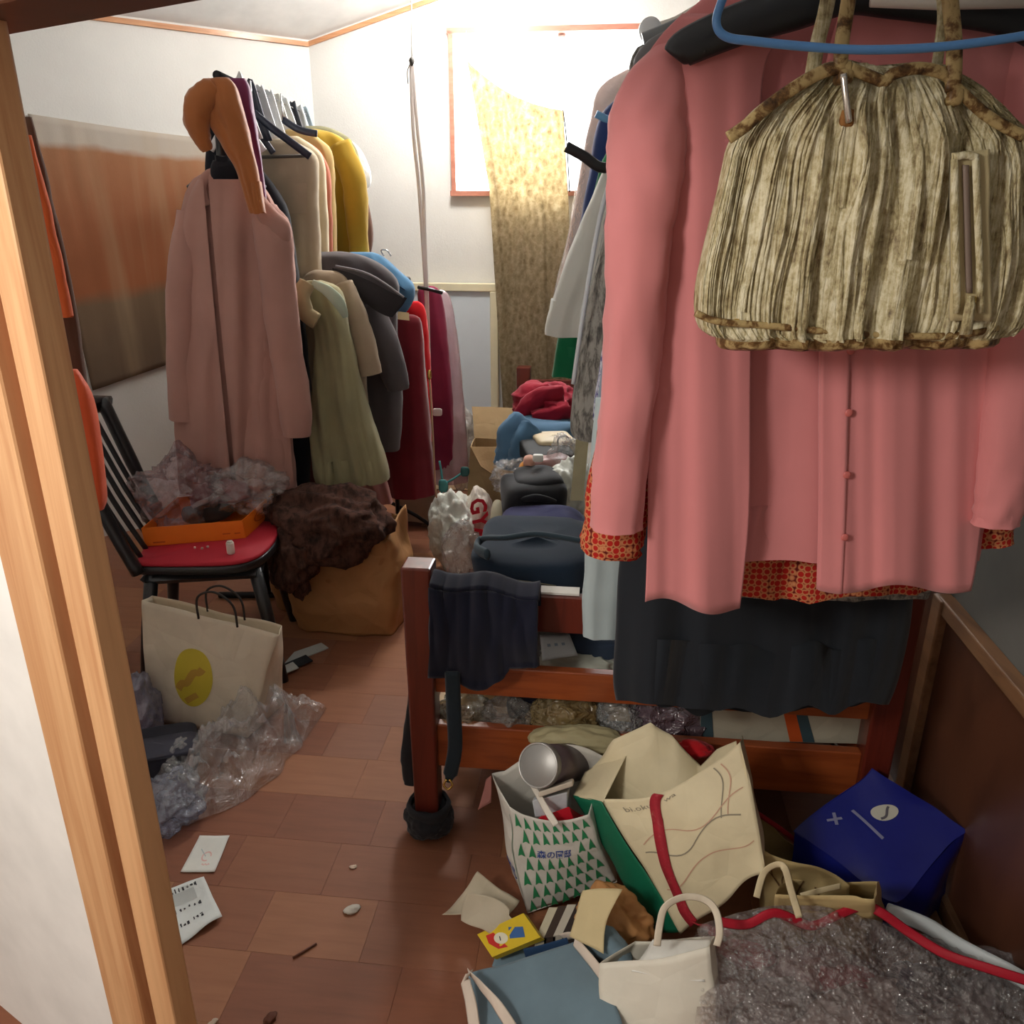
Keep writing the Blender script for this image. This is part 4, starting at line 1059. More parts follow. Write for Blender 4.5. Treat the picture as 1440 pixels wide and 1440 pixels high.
# scraps on the floor
for k, (x, y, s_, c, lb) in enumerate(((497, 1219, .012, S(220, 196, 176), 'tiny pale crumb in the middle of the floor'), (495, 1279, .024, S(214, 208, 196), 'small white paper scrap on the open floor'), (300, 1437, .012, S(190, 170, 150), 'tiny pale crumb at the foot of the door jamb'), (380, 1432, .02, S(96, 54, 36), 'small brown leaf scrap near the doorway'))):
    single('floor_scrap', crumple_mesh(atz(x, y, s_ * .18), (s_ * 1.5, s_, s_ * .5), R(20 * k), seed=k + 2, amp=.4, sc=4, sub=3), paper('scrap_%d' % k, c), lb, 'scrap')
single('thin_stick', MB().tube([atz(412, 1347, .003), atz(445, 1327, .003)], .0025, 6), plain('brown_stick', S(96, 54, 36), .7), 'thin brown stick lying on the open floor', 'stick')

# ================================================================== ON AND AROUND THE BED
DEN = fabric('dark_denim', S(34, 48, 64), .9, .2, 420, .4)
def stack_jeans(name, label, x0, y0, x1, y1, Y, depth, mat, seed, band=True, group=None):
    t = thing(name, label, 'jeans', at((x0 + x1) / 2, y1, Y), group)
    h = (y1 - y0) / 2
    build('folded_leg', pill_px(x0 + 4, y0 + h * .95, x1, y1, Y, depth, rot=R(-6), e=.35, amp=.009, sc=9, seed=seed), mat, t)
    build('folded_leg', pill_px(x0, y0, x1 + 3, y0 + h * 1.1, Y + .01, depth * .96, rot=R(-8), e=.4, amp=.01, sc=9, seed=seed + 3), mat, t)
    if band:
        p = smooth([at(x0 + 14, y0 + 28, Y - depth * .52), at(x0 - 2, y0 + 18, Y - depth * .3), at(x0 + 8, y0 + 5, Y - depth * .2), at(x0 + 40, y0 + 4, Y - depth * .42), at(x0 + 80, y0 - 1, Y - depth * .42), at(x0 + 120, y0 + 4, Y - depth * .42), at(x1 - 4, y0 + 12, Y - depth * .42)], 6)
        wbd = build('waistband', MB().tube(p, .014, 8, .5), fabric('jeans_waistband', S(58, 74, 84)), t)
        s0 = smooth([at(x0 + 30, y0 + 62, Y - depth * .47), at(x0 + 70, y0 + 66, Y - depth * .49), at(x0 + 110, y0 + 72, Y - depth * .5)], 5)
        build('stitch', MB().tube(s0, .0018, 6), fabric('tan_stitch', S(120, 116, 96)), t)
    return t
stack_jeans('folded_jeans', 'folded dark blue jeans on the bed just behind the foot rail', 672, 752, 836, 838, 1.93, .36, DEN, 2)
single('violet_jeans', pill_px(704, 722, 826, 764, 2.16, .2, rot=R(-6), e=.5, amp=.012, sc=9, seed=5), fabric('violet_blue_denim', S(44, 46, 92), bs=400), 'folded violet-blue trousers between dark jeans and black cloth', 'trousers')
bk = thing('black_cloth', 'folded black garment in the middle of the bed pile', 'garment', at(748, 735, 2.36))
BKM = fabric('black_jersey', S(38, 38, 42), .8)
build('fold', pill_px(704, 672, 796, 742, 2.36, .2, rot=R(10), e=.4, amp=.012, sc=8, seed=3), BKM, bk)
build('fold', pill_px(722, 664, 788, 702, 2.38, .18, rot=R(12), e=.45, amp=.01, sc=9, seed=8), BKM, bk)
build('crease', limb_mesh([(*at(728, 704, 2.26), .006), (*at(755, 700, 2.245), .012), (*at(782, 706, 2.255), .006)], seg=10, wrink=.002), BKM, bk)
WPL = plain('white_poly_bag', S(222, 224, 214), .35, .5, bump=.9, bsc=34)
single('white_bag', crumple_mesh(at(800, 702, 2.44), (.16, .22, .26), R(-15), seed=4, amp=.28, sc=4, fine=.12), WPL, 'white bag crumpled right of the black cloth on the bed', 'bag')
single('white_roll', pill_px(690, 705, 712, 762, 2.62, .1, e=.8, amp=.006, sc=12, seed=7), plain('cream_plastic_roll', S(212, 206, 180), .5), 'cream rolled bundle left of the black cloth', 'bundle')
single('cream_strip', MB().hexa([at(802, 704, 2.22), at(820, 704, 2.22), at(820, 704, 2.235), at(802, 704, 2.235)], [at(811, 606, 2.26), at(829, 606, 2.26), at(829, 606, 2.275), at(811, 606, 2.275)]), paper('cream_card', S(196, 186, 150)), 'tall cream cardboard strip standing below the tweed coat', 'cardboard', shade=False)
dn = thing('denim_trousers', 'mid-blue denim trousers draped over the far bed pile', 'trousers', at(752, 640, 2.92))
DM = fabric('washed_denim', S(86, 124, 156), .9, .2, 420, .4)
build('seat_fold', pill_px(722, 588, 806, 618, 2.95, .3, rot=R(-5), e=.5, amp=.014, sc=8, seed=6), DM, dn)
build('trouser_leg', limb_mesh(px_limb([(736, 594, 2.84, .05), (722, 612, 2.8, .055), (716, 636, 2.8, .05), (710, 656, 2.8, .045)]), wrink=.012, seed=2), DM, dn)
build('trouser_leg', limb_mesh(px_limb([(748, 602, 2.8, .045), (736, 622, 2.77, .05), (732, 645, 2.77, .048), (730, 660, 2.77, .04)]), wrink=.012, seed=5), DM, dn)
rs = thing('red_sweater', 'crumpled dark red sweater topping the far bed pile', 'sweater', at(765, 594, 3.1))
RM = fabric('crimson_knit', S(158, 28, 50), .9, .18)
build('body', crumple_mesh(at(770, 567, 3.12), (.24, .26, .16), R(-10), seed=7, amp=.4, sc=3.4, fine=.08), RM, rs)
build('sleeve', limb_mesh(px_limb([(790, 552, 3.05, .03), (762, 558, 3.02, .036), (742, 572, 3.0, .036), (730, 588, 3.0, .028)]), wrink=.01), RM, rs)
build('sleeve', limb_mesh(px_limb([(800, 575, 3.0, .035), (775, 585, 2.98, .036), (748, 590, 2.97, .03)]), wrink=.01, seed=4), RM, rs)
bb = thing('beige_case', 'beige case with a black cord on the bed under the denim', 'case', at(775, 640, 2.74))
build('body', pill_px(749, 611, 806, 640, 2.74, .16, rot=R(12), e=.3, amp=.004, sc=9, seed=2), plain('beige_vinyl', S(214, 196, 160), .5), bb)
build('cord', MB().tube(smooth([at(784, 622, 2.64), at(786, 616, 2.64), at(794, 613, 2.65), at(800, 616, 2.66)], 5), .003, 6), M_BLACKPL, bb)
single('gap_shade', pill_px(734, 626, 802, 650, 2.66, .2, rot=R(8), e=.25, amp=.003, sc=9, seed=2), plain('gap_shade_black', S(20, 20, 22), .7), 'black filler standing for the shaded gap below the beige case', 'box')  # added black filler: paints the shade of a gap, no real box
single('mauve_pack', pill_px(738, 638, 802, 672, 2.56, .12, rot=R(6), e=.5, amp=.008, sc=12, seed=9), plain('mauve_wrapper', S(170, 128, 124), .35), 'mauve wrapped pack on the bed before the shaded gap', 'pack')
single('orange_pouch', pill_px(728, 652, 748, 672, 2.5, .06, e=.6, amp=.008, sc=20, seed=3), fabric('amber_cloth', S(206, 140, 56)), 'small amber pouch left of the mauve pack', 'pouch')
single('pink_puff', pill_px(736, 641, 752, 660, 2.47, .05, e=.8, amp=.004, sc=20, seed=5), fabric('shell_pink', S(222, 170, 150)), 'shell pink powder puff beside the amber pouch', 'puff')
single('white_tag', pill_px(749, 639, 764, 649, 2.44, .02, e=.4, amp=.001, nu=14, nv=10), plain('white_tag_card', S(236, 236, 230), .5), 'small white tag on the mauve pack', 'tag')
single('plastic_wrap', crumple_mesh(at(722, 672, 2.62), (.13, .12, .12), 0, seed=21, amp=.5, sc=5, fine=.25), FILM, 'clear wrap glinting at the left edge of the bed pile', 'plastic wrap')
single('plastic_wrap', crumple_mesh(at(797, 642, 2.55), (.1, .12, .14), 0, seed=22, amp=.5, sc=5, fine=.25), FILM, 'clear wrap beside the beige case', 'plastic wrap')

# between the wall board and the bed
cbm = paper('tan_cardboard', S(178, 152, 112))
b4 = [atz(652, 776, 0.002), atz(712, 776, .002), atz(724, 745, .002), atz(668, 745, .002)]
t4 = [at(662, 628, b4[0].y), at(724, 630, b4[1].y), at(732, 618, b4[2].y), at(668, 616, b4[3].y)]
cb = thing('cardboard_box', 'tan cardboard box with a raised flap between board and bed', 'box', sum(b4, Vector()) / 4)
mb, fns = bag_body(b4, t4, .003, 8, 2, 10)
build('body', weld(mb), cbm, cb, False, solid=.004)
build('flap', MB().grid(patch(t4[3], t4[2], at(722, 574, b4[2].y + .08), at(664, 572, b4[3].y + .08), .004, 8, 3), 10, 8), cbm, cb, False, solid=.004)
build('flap', MB().grid(patch(t4[0], t4[1], at(730, 690, b4[0].y - .08), at(676, 656, b4[0].y - .06), .003, 8, 3), 10, 8), paper('dark_tan_cardboard', S(156, 126, 88)), cb, False, solid=.004)
single('white_bag', crumple_mesh(atz(640, 752, .17), (.22, .2, .34), R(5), seed=31, amp=.35, sc=4, fine=.2, floor=.002), WPL, 'white plastic bag bulging on the floor left of the cardboard box', 'bag')
single('film_bag', crumple_mesh(at(648, 630, 3.95), (.13, .12, .4), R(5), seed=33, amp=.25, sc=4, fine=.1), film('milky_film', S(236, 232, 224), .4, .3, 14, .2, .5), 'milky plastic sleeve standing before the framed board', 'plastic bag')
lbag_fn = patch(at(640, 800, 3.1), at(700, 790, 3.12), at(700, 690, 3.2), at(648, 686, 3.2), .012, 8, 5, .03)
lg = thing('lettered_bag', 'clear plastic bag with red lettering beside the bed', 'bag', atz(668, 805, 0))
build('body', crumple_mesh(at(672, 742, 3.3), (.15, .15, .34), R(-8), seed=36, amp=.18, sc=4, fine=.06), plain('grey_white_poly', S(206, 196, 184), .35, .5, bump=.3, bsc=22), lg)
lfn = patch(at(664, 772, 3.2), at(700, 764, 3.2), at(688, 690, 3.2), at(652, 698, 3.2), .001, 8, 5, .0)
build('red_lettering', decal(lfn, [text_poly('GYA', .5, .5, 1.8, .46, -math.pi / 2, .03)], .004), plain('red_print', S(206, 30, 52), .5), lg)
single('clear_bag', crumple_mesh(at(648, 780, 3.02), (.15, .12, .27), R(-10), seed=41, amp=.35, sc=4, fine=.16, floor=.002), FILM, 'clear plastic bag standing on the floor beside the bed post', 'plastic bag')
tl_ = thing('teal_hanger', 'teal wire hanger tangled in the white bag on the floor', 'hanger', atz(632, 745, 0))
TEAL = plain('teal_plastic', S(62, 130, 130), .4)
tp = [at(618, 648, 3.45), at(622, 680, 3.42), at(618, 712, 3.42), at(612, 734, 3.45)]
build('wire', MB().tube(smooth(tp, 6), .005, 8), TEAL, tl_)
build('wire', MB().tube(smooth([at(622, 682, 3.42), at(640, 672, 3.42), at(656, 660, 3.45)], 6), .005, 8), TEAL, tl_)
build('wire', MB().tube(smooth([at(622, 684, 3.42), at(634, 704, 3.4), at(648, 720, 3.42)], 6), .006, 8), TEAL, tl_)
build('joint', pill_px(616, 674, 630, 692, 3.41, .02, e=.7, amp=.003, sc=30, nu=14, nv=10), TEAL, tl_)
build('clip', pill_px(648, 656, 660, 670, 3.42, .02, e=.6, amp=.003, sc=30, nu=14, nv=10), plain('dark_teal', S(40, 92, 90), .4), tl_)
single('red_stick', MB().tube([atz(572, 772, 0), at(571, 735, atz(572, 772, 0).y)], .01, 8), plain('maroon_stick', S(130, 24, 32), .5), 'short maroon stick standing by the big kraft bag', 'stick')

# navy cloth over the foot rail with a belt
NV = fabric('navy_knit', S(26, 28, 44), .95, .2)
nv = thing('navy_skirt', 'navy garment draped over the bed foot rail beside the post', 'garment', bp(.14, -.05, .45))
def drape(u, v):
    x = 604 + 152 * u
    yt = 826 + 16 * u + 4 * math.sin(u * 9)
    yb_ = 952 if u < .18 else (945 + 25 * math.sin((u - .18) / .55 * math.pi) if u < .73 else 938)
    y = yt + (yb_ - yt) * v
    yy = 1.605 - .05 * u - .03 * math.sin(math.pi * min(1, v * 1.1)) * (.7 + .6 * nz(u * 5, v, 3)) + .012 * nz(u * 12, v * 2, 4)
    return at(x, y, yy)
def drape_over(u, v):      # over the rail and down behind
    p = drape(u, 0)
    a = v * math.pi * .6
    return p + EY * (.05 * math.sin(a) + .03 * v) + EZ * (.012 * math.sin(a * 1.6) - .08 * max(0, v - .5) * 2) + ndisp(p, .003, 12, 3)
build('front_drape', MB().grid(drape, 50, 34), NV, nv, solid=.012)
build('back_fold', MB().grid(drape_over, 40, 14), NV, nv, solid=.012)
bt = [at(636, 945, 1.575), at(638, 1000, 1.575), at(640, 1050, 1.575), at(634, 1085, 1.575), at(630, 1100, 1.575)]
beltp = smooth(bt, 6)
blt = build('belt', MB().tube(beltp, [.017] * 20 + [.012, .01, .009, .008, .008], 8, .22, up=Vector((0, -1, 0))), fabric('dark_teal_webbing', S(34, 44, 52)), nv)
build('buckle', MB().tube(smooth([at(628, 1096, 1.57), at(624, 1104, 1.57), at(630, 1110, 1.57), at(636, 1104, 1.57), at(632, 1096, 1.57)], 5), .003, 6), plain('brass', S(214, 180, 100), .25, .5, .9), blt)
single('black_cloth_strip', limb_mesh(px_limb([(584, 975, 1.74, .018), (580, 1030, 1.74, .022), (578, 1070, 1.74, .026), (580, 1102, 1.74, .02)]), wrink=.006, flat=.5), BKM, 'black cloth strip hanging behind the near bed post', 'cloth')
sk = thing('black_sock', 'black sock pulled over the foot of the bed post', 'sock', Vector((BL.x, BL.y, 0)))
build('body', crumple_mesh(Vector((BL.x, BL.y, .045)), (.12, .12, .1), 0, seed=4, amp=.18, sc=4, fine=.08, floor=.001), BKM, sk)
build('cuff', MB().rings([[Vector((BL.x + (r_ + .003 * nz(i * .9, z * 40)) * math.cos(2 * math.pi * i / 28), BL.y + r_ * math.sin(2 * math.pi * i / 28), z)) for i in range(28)] for r_, z in ((.05, .06), (.056, .085), (.05, .1), (.044, .095))], False, False), BKM, sk)

# seen between the foot rails
single('white_sheet_edge', MB().hexa(*[[bp(.16, -.004, z), bp(.36, -.004, z), bp(.36, .022, z + .004), bp(.16, .022, z + .004)] for z in (.691, .696)]), paper('white_board_edge', S(226, 222, 214)), 'thin white board lying along the top foot rail', 'board', shade=False)
wc = thing('printed_slip', 'white slip with faint blue print between the foot rails', 'slip', at(785, 945, 1.72))
sfn = patch(at(762, 930, 1.72), at(812, 922, 1.72), at(800, 892, 1.78), at(758, 893, 1.78), .002, 8, 2)
build('sheet', MB().grid(sfn, 10, 8), paper('white_slip', S(214, 218, 218)), wc, solid=.0008)
build('print', decal(sfn, [dec_rect(.2 + .22 * k, .5, .3 + .22 * k, .62, 2) for k in range(3)], .0015), plain('faint_blue_ink', S(150, 166, 182), .7), wc)
single('denim_scrap', pill_px(800, 890, 866, 918, 1.8, .1, e=.4, amp=.006, sc=12, seed=6), fabric('ink_denim', S(52, 66, 86), bs=420), 'folded dark denim between the foot rails', 'jeans')
single('pale_bag', crumple_mesh(at(815, 930, 1.78), (.24, .12, .08), R(-6), seed=17, amp=.25, sc=4, fine=.08), plain('pale_grey_poly', S(186, 190, 176), .3, .5, bump=.3, bsc=22), 'pale grey plastic bag between the foot rails', 'plastic bag')
def tray_bag(x0, x1, y0, y1, Y, seed, mat, label, name='plastic_pack'):
    a, b_ = at(x0, (y0 + y1) / 2, Y), at(x1, (y0 + y1) / 2, Y); h = (at(x0, y0, Y) - at(x0, y1, Y)).length
    single(name, crumple_mesh((a + b_) / 2, ((b_ - a).length, .12, h), R(-6), seed=seed, amp=.25, sc=4, fine=.14), mat, label, 'plastic pack', 'packs under the lower foot rail')
tray_bag(616, 690, 978, 1030, 1.715, 51, film('olive_film', S(216, 210, 186), .74, .3, 20, .12, .9), 'clear olive pack beside the near bed post')
tray_bag(672, 752, 986, 1036, 1.7, 52, film('clear_pack_film', S(230, 226, 220), .78, .3, 20, .1, .9), 'clear glinting pack second from the near post')
tray_bag(740, 850, 980, 1034, 1.7, 53, film('golden_film', S(190, 164, 110), .6, .3, 18, .12, .9), 'golden brown plastic pack under the lower foot rail')
tray_bag(836, 905, 985, 1030, 1.68, 54, film('grey_pack_film', S(226, 230, 230), .78, .3, 18, .1, .9), 'pale grey plastic pack right of the golden one')
tray_bag(888, 1000, 985, 1040, 1.68, 55, film('purple_film', S(150, 126, 138), .6, .3, 18, .15, .9), 'purplish plastic pack behind the cream bag')
single('navy_bundle', pill_px(715, 972, 770, 1000, 1.76, .1, e=.5, amp=.008, sc=14, seed=3), NV, 'navy bundle hanging under the lower foot rail', 'cloth')
sb = thing('striped_box', 'grey box with an orange and a blue stripe under the foot rail', 'box', at(1105, 1046, 1.62))
f0 = at(985, 1040, 1.63), at(1215, 1046, 1.60), at(1210, 992, 1.60), at(985, 985, 1.63)
d_ = EY * .2
build('body', MB().hexa([f0[0], f0[1], f0[1] + d_, f0[0] + d_], [f0[3], f0[2], f0[2] + d_, f0[3] + d_]), paper('grey_white_box', S(186, 180, 160)), sb, False)
sfn = patch(f0[0], f0[1], f0[2], f0[3], 0, 1, 1)
build('orange_stripe', decal(sfn, [([(.55, .02), (.63, .02), (.585, .98), (.51, .98)], [(0, 1, 2, 3)])], .002), plain('orange_stripe_print', S(206, 88, 34), .6), sb, False)
build('blue_end', decal(sfn, [([(.0, .02), (.08, .02), (.07, .98), (.0, .98)], [(0, 1, 2, 3)])], .002), plain('slate_blue_print', S(62, 84, 92), .6), sb, False)
build('blue_stripe', decal(sfn, [([(.63, .02), (.70, .02), (.655, .98), (.585, .98)], [(0, 1, 2, 3)])], .002), plain('slate_blue_print', S(62, 84, 92), .6), sb, False)

# ================================================================== RIGHT CLOTHES ROW
RZ = 1.93
rail = thing('hanging_pole', 'wooden pole carrying the clothes row above the bed', 'pole', Vector((.45, 2.4, RZ)))
r0, r1 = Vector((.33, .45, RZ)), Vector((.80, 4.24, RZ))
build('pole', MB().tube([r0, r1], .014, 12), wood('bamboo_pole', S(196, 150, 96), S(170, 122, 72), (20, 2, 20), .4), rail)
for p in (r0 + (r1 - r0) * .006, r0 + (r1 - r0) * .994):
    build('bracket', MB().box(p - EZ * .01, (.05, .02, .07), R(-6.5)), M_BLACKMETAL, rail, False)
def pole_at(y): return r0.lerp(r1, (y - r0.y) / (r1.y - r0.y))

PK = fabric('coral_pink_crepe', S(216, 136, 136), .85, .05, 500, .2, sheen=.25)
# coral shirt: back, two front panels, sleeves, placket, buttons, collar
SY = 1.15
mb = body_mesh([(-52, 1100, 1250), (-30, 1030, 1330), (10, 975, 1400), (60, 925, 1446), (110, 900, 1462), (200, 896, 1460), (350, 902, 1448), (500, 908, 1430), (640, 914, 1400), (781, 918, 1372)], SY + .02, thick=.05, amp=.009, freq=9, seed=41, seg=110, n=44, top=.15, edge=.4)
ps = thing('coral_shirt', 'coral pink long-sleeved shirt hanging nearest on the right', 'shirt', base_of(mb))
build('back', mb, PK, ps)
def front(side):
    rows_l = [(20, 960, 1120), (60, 922, 1090), (110, 902, 1072), (250, 900, 1066), (480, 908, 1056), (700, 911, 1054), (800, 909, 1046), (846, 907, 1040)]
    rows_r = [(20, 1180, 1410), (60, 1168, 1446), (110, 1160, 1462), (250, 1156, 1458), (480, 1152, 1424), (700, 1151, 1386), (800, 1149, 1372), (834, 1148, 1365)]
    rw = lerp_rows(rows_l if side < 0 else rows_r, 40)
    def fn(u, v):
        i = v * 40; k = min(int(i), 39); f = i - k
        y, xl, xr = (a + (b_ - a) * f for a, b_ in zip(rw[k], rw[k + 1]))
        x = xl + (xr - xl) * u
        dy = 0
        if side < 0: dy = (14 * u - 8 * math.sin(u * 7)) * v ** 5
        else: dy = (-6 + 6 * math.sin(u * 9)) * v ** 5
        yy = SY - .035 - .018 * math.sin(math.pi * u) + (.004 + .016 * v) * nz(x / 46, v * .7, 4 + side) + .008 * v * nz(x / 22, v, 9)
        return at(x, y + dy, yy)
    return fn
fl_, fr_ = front(-1), front(1)
build('front_panel', MB().grid(fl_, 50, 60), PK, ps, solid=.003)
build('front_panel', MB().grid(fr_, 60, 60), PK, ps, solid=.003)
build('placket', MB().grid(lambda u, v: fr_(.005 + .17 * u * .9, .1 + .9 * v) + Vector((0, -.0035, 0)), 8, 60), PK, ps, solid=.002)
BTN = plain('coral_button', S(206, 112, 106), .35)
for y in (405, 492, 579, 666, 753):
    v = [k / 400 for k in range(401)]; b = min(v, key=lambda q: abs(proj(fr_(.16, q))[1] - y))
    p = fr_(.155, b) + Vector((0, -.007, 0))
    build('button', pillow_mesh(p, (.011, .004, .011), e=.9, amp=0, nu=14, nv=8), BTN, ps)
build('sleeve', limb_mesh(px_limb([(985, 66, 1.13, .012), (945, 92, 1.12, .03), (916, 150, 1.112, .045), (908, 210, 1.105, .048), (902, 300, 1.1, .045), (893, 430, 1.1, .04), (884, 560, 1.1, .037), (872, 660, 1.1, .038), (866, 742, 1.1, .037)]), seg=28, wrink=.005, seed=3), PK, ps)
build('sleeve', limb_mesh(px_limb([(1400, 66, 1.13, .012), (1432, 92, 1.12, .03), (1448, 150, 1.112, .045), (1450, 210, 1.105, .046), (1446, 320, 1.1, .044), (1434, 460, 1.1, .04), (1420, 600, 1.1, .036), (1408, 690, 1.1, .034), (1400, 736, 1.1, .032)]), seg=28, wrink=.005, seed=6), PK, ps)
build('collar', limb_mesh([(*at(x, y, yy), r) for x, y, yy, r in ((1086, 0, 1.1, .012), (1082, -20, 1.11, .02), (1120, -52, 1.14, .022), (1176, -58, 1.17, .022), (1232, -52, 1.14, .022), (1262, -20, 1.11, .02), (1256, 0, 1.1, .012))], seg=12, flat=.5, wrink=.002, cap=False), PK, ps)
# its broad black hanger
bh = thing('broad_hanger', 'broad black plastic hanger across the coral shirt', 'hanger', at(1180, -60, SY))
arm = smooth([at(950, 82, 1.085), at(966, 66, 1.083), at(1040, 34, 1.08), (at(1120, 10, 1.08)), at(1190, -12, 1.085), at(1260, -6, 1.085), at(1340, 6, 1.085), at(1420, 24, 1.085), at(1470, 56, 1.085)], 5)
n_ = len(arm)
build('arms', MB().tube(arm, [.012 + .012 * math.sin(math.pi * min(1, max(0, k / (n_ - 1)))) ** .4 for k in range(n_)], 12, .4, up=Vector((0, -1, 0))), plain('black_hanger_plastic', S(30, 32, 36), .35, .5), bh)
hp = pole_at(SY)
build('hook', MB().tube(smooth([at(1190, -14, 1.09), Vector((hp.x + .01, SY - .02, RZ - .08)), Vector((hp.x + .018, SY, RZ + .005)), Vector((hp.x, SY, RZ + .018)), Vector((hp.x - .016, SY, RZ))], 5), .003, 8), plain('hanger_hook_metal', S(190, 190, 192), .25, .6, .9), bh)
build('notch', MB().tube([at(992, 66, 1.078), at(991, 76, 1.078)], .003, 6), plain('black_hanger_plastic', S(30, 32, 36), .35, .5), bh)

# snake-print gathered handbag on a blue wire hanger
def snake_mat():
    t = NT('gathered_snakeskin'); p = t.pr(None, .55, .4)
    co = t.coord((130, 60, 6)); spk = t.coord((1, 1, .8))
    f1 = t.noise(co, 2.2, 4, .6, .5); f2 = t.noise(spk, 34, 5, .7, .5); f3 = t.noise(spk, 120, 3, .7)
    m = t.n('ShaderNodeMath'); m.operation = 'MULTIPLY_ADD'; t.l(f2, m.inputs[0]); m.inputs[1].default_value = .6
    m3 = t.n('ShaderNodeMath'); m3.operation = 'MULTIPLY_ADD'; t.l(f3, m3.inputs[0]); m3.inputs[1].default_value = .45; m3.inputs[2].default_value = -.02; t.l(m3.outputs[0], m.inputs[2])
    m2 = t.n('ShaderNodeMath'); m2.operation = 'MULTIPLY_ADD'; t.l(f1, m2.inputs[0]); m2.inputs[1].default_value = .55; t.l(m.outputs[0], m2.inputs[2])
    t.l(t.ramp(m2.outputs[0], [(.5, S(72, 58, 42)), (.62, S(128, 110, 76)), (.74, S(178, 164, 122)), (.86, S(210, 200, 166)), (1.0, S(228, 220, 192))]), p.inputs['Base Color'])
    t.bump(m2.outputs[0], .7, .004, p); return t.m
SN = snake_mat()
SNT = spotted('snake_trim', S(176, 152, 104), S(112, 82, 48), S(58, 40, 26), 60, .4, (1, 1, 1), (.46, .56))
BY = .99
brow = [(92, 1150, 1300), (104, 1128, 1334), (128, 1096, 1362), (160, 1058, 1392), (200, 1030, 1428), (240, 1018, 1440), (300, 1004, 1440), (360, 990, 1438), (410, 980, 1432), (440, 979, 1424), (462, 986, 1410), (470, 1010, 1390)]
hbmb = body_mesh(brow, BY, thick=.11, amp=.010, freq=34, seed=51, n=44, seg=220, hem=0, top=.8, edge=.45, capb=False)
hb = thing('handbag', 'gathered snakeskin-print handbag hanging before the coral shirt', 'handbag', base_of(hbmb))
bodyo = build('body', hbmb, SN, hb)
strips = MB(); RS = 220
for j in range(118):
    k0 = 2 + j * (RS / 2 - 4) / 118; w = rnd.uniform(.5, 1.0); off = rnd.uniform(.001, .006); r0_ = rnd.randint(2, 9) if rnd.random() < .5 else 2; r1_ = 43 if rnd.random() < .7 else rnd.randint(26, 42)
    def sp(k, r_):
        k = min(max(k, 0), RS / 2 - .01); a = int(k); f = k - a
        return hbmb.v[r_ * RS + a].lerp(hbmb.v[r_ * RS + a + 1], f)
    rows_ = []
    for r_ in range(r0_, r1_ + 1, 2):
        jt = 1.4 * nz(j * .7, r_ * .09, 5); ww = w * (.7 + .6 * abs(nz(j * 1.7, r_ * .2, 2)))
        o_ = off + .003 * nz(j * 2.1, r_ * .15, 9)
        rows_.append((sp(k0 + jt - ww, r_) + Vector((0, -.0005, 0)), sp(k0 + jt, r_) + Vector((0, -max(o_, .001), 0)), sp(k0 + jt + ww, r_) + Vector((0, -.0005, 0))))
    if len(rows_) > 2: strips.rings([list(q_) for q_ in rows_], False, False, closed=False)
tag(build('gathered_strips', strips, SN, hb), kind='stuff')
build('bottom', MB().rings([[Vector((hbx.x, BY + (hbx.y - BY) * s_, hbx.z + dz)) for hbx in hbmb.v[44 * 220:45 * 220]] for s_, dz in ((1.02, .004), (1.0, -.006), (.7, -.012))], False, True), SNT, hb)
def trimtube(name, pts, r, flat=.5, m=SNT, Y=BY - .06):
    build(name, MB().tube(smooth([at(x, y, Y) for x, y in pts], 6), r, 10, flat), m, hb)
trimtube('top_trim', [(1024, 194), (1050, 176), (1082, 148), (1116, 124), (1150, 104), (1176, 96), (1196, 96)], .0065, .5)
trimtube('top_trim', [(1196, 96), (1225, 108), (1244, 114), (1256, 104), (1290, 96), (1328, 104), (1350, 128), (1390, 164), (1440, 192)], .006, .5)
trimtube('base_trim', [(978, 440), (1010, 452), (1080, 458), (1160, 466), (1250, 472), (1340, 472), (1404, 462)], .004, .8)
trimtube('gather_tie', [(1244, 114), (1238, 150), (1250, 230), (1246, 300)], .003, .5, SN)
# zip pocket
zf = patch(at(1338, 452, BY - .068), at(1392, 452, BY - .068), at(1392, 210, BY - .068), at(1338, 215, BY - .068), .002, 20, 2)
zp = build('zip_pocket', MB().grid(zf, 12, 24), fabric('snake_pocket', S(188, 172, 130), .6), hb, solid=.004)
build('zip', MB().grid(patch(at(1359, 412, BY - .073), at(1367, 412, BY - .073), at(1362, 232, BY - .073), at(1354, 232, BY - .073), 0), 2, 20), plain('grey_zip', S(126, 108, 96), .5), zp, solid=.003)
for pts in ([(1346, 440), (1344, 330), (1342, 224)], [(1380, 440), (1376, 330), (1372, 222)], [(1342, 222), (1358, 218), (1374, 222)]):
    build('zip_binding', MB().tube(smooth([at(x, y, BY - .075) for x, y in pts], 5), .004, 8, .6), SN, zp)
build('zip_pull', MB().tube([at(1366, 416, BY - .08), at(1364, 432, BY - .082), at(1358, 470, BY - .08)], [.004, .006, .007], 8, .5), SN, hb)
build('zip_slider', pill_px(1360, 416, 1372, 430, BY - .078, .008, e=.6, amp=0, nu=12, nv=8), plain('brass', S(214, 180, 100), .25, .5, .9), hb)
build('rivet', pillow_mesh(at(1036, 453, BY - .05), (.008, .008, .008), e=.9, amp=0, nu=14, nv=10), plain('brass', S(214, 180, 100), .25, .5, .9), hb)
build('clasp', MB().tube(smooth([at(1186, 104, BY - .07), at(1190, 140, BY - .072), at(1194, 172, BY - .07)], 4), .0035, 8), plain('silver_clasp', S(214, 206, 196), .25, .5, .8), hb)
build('stain_tab', pill_px(1180, 150, 1206, 178, BY - .062, .01, e=.6, amp=.002, nu=16, nv=10), spotted('brown_tab', S(150, 104, 58), S(104, 64, 34), S(70, 40, 22), 60), hb)
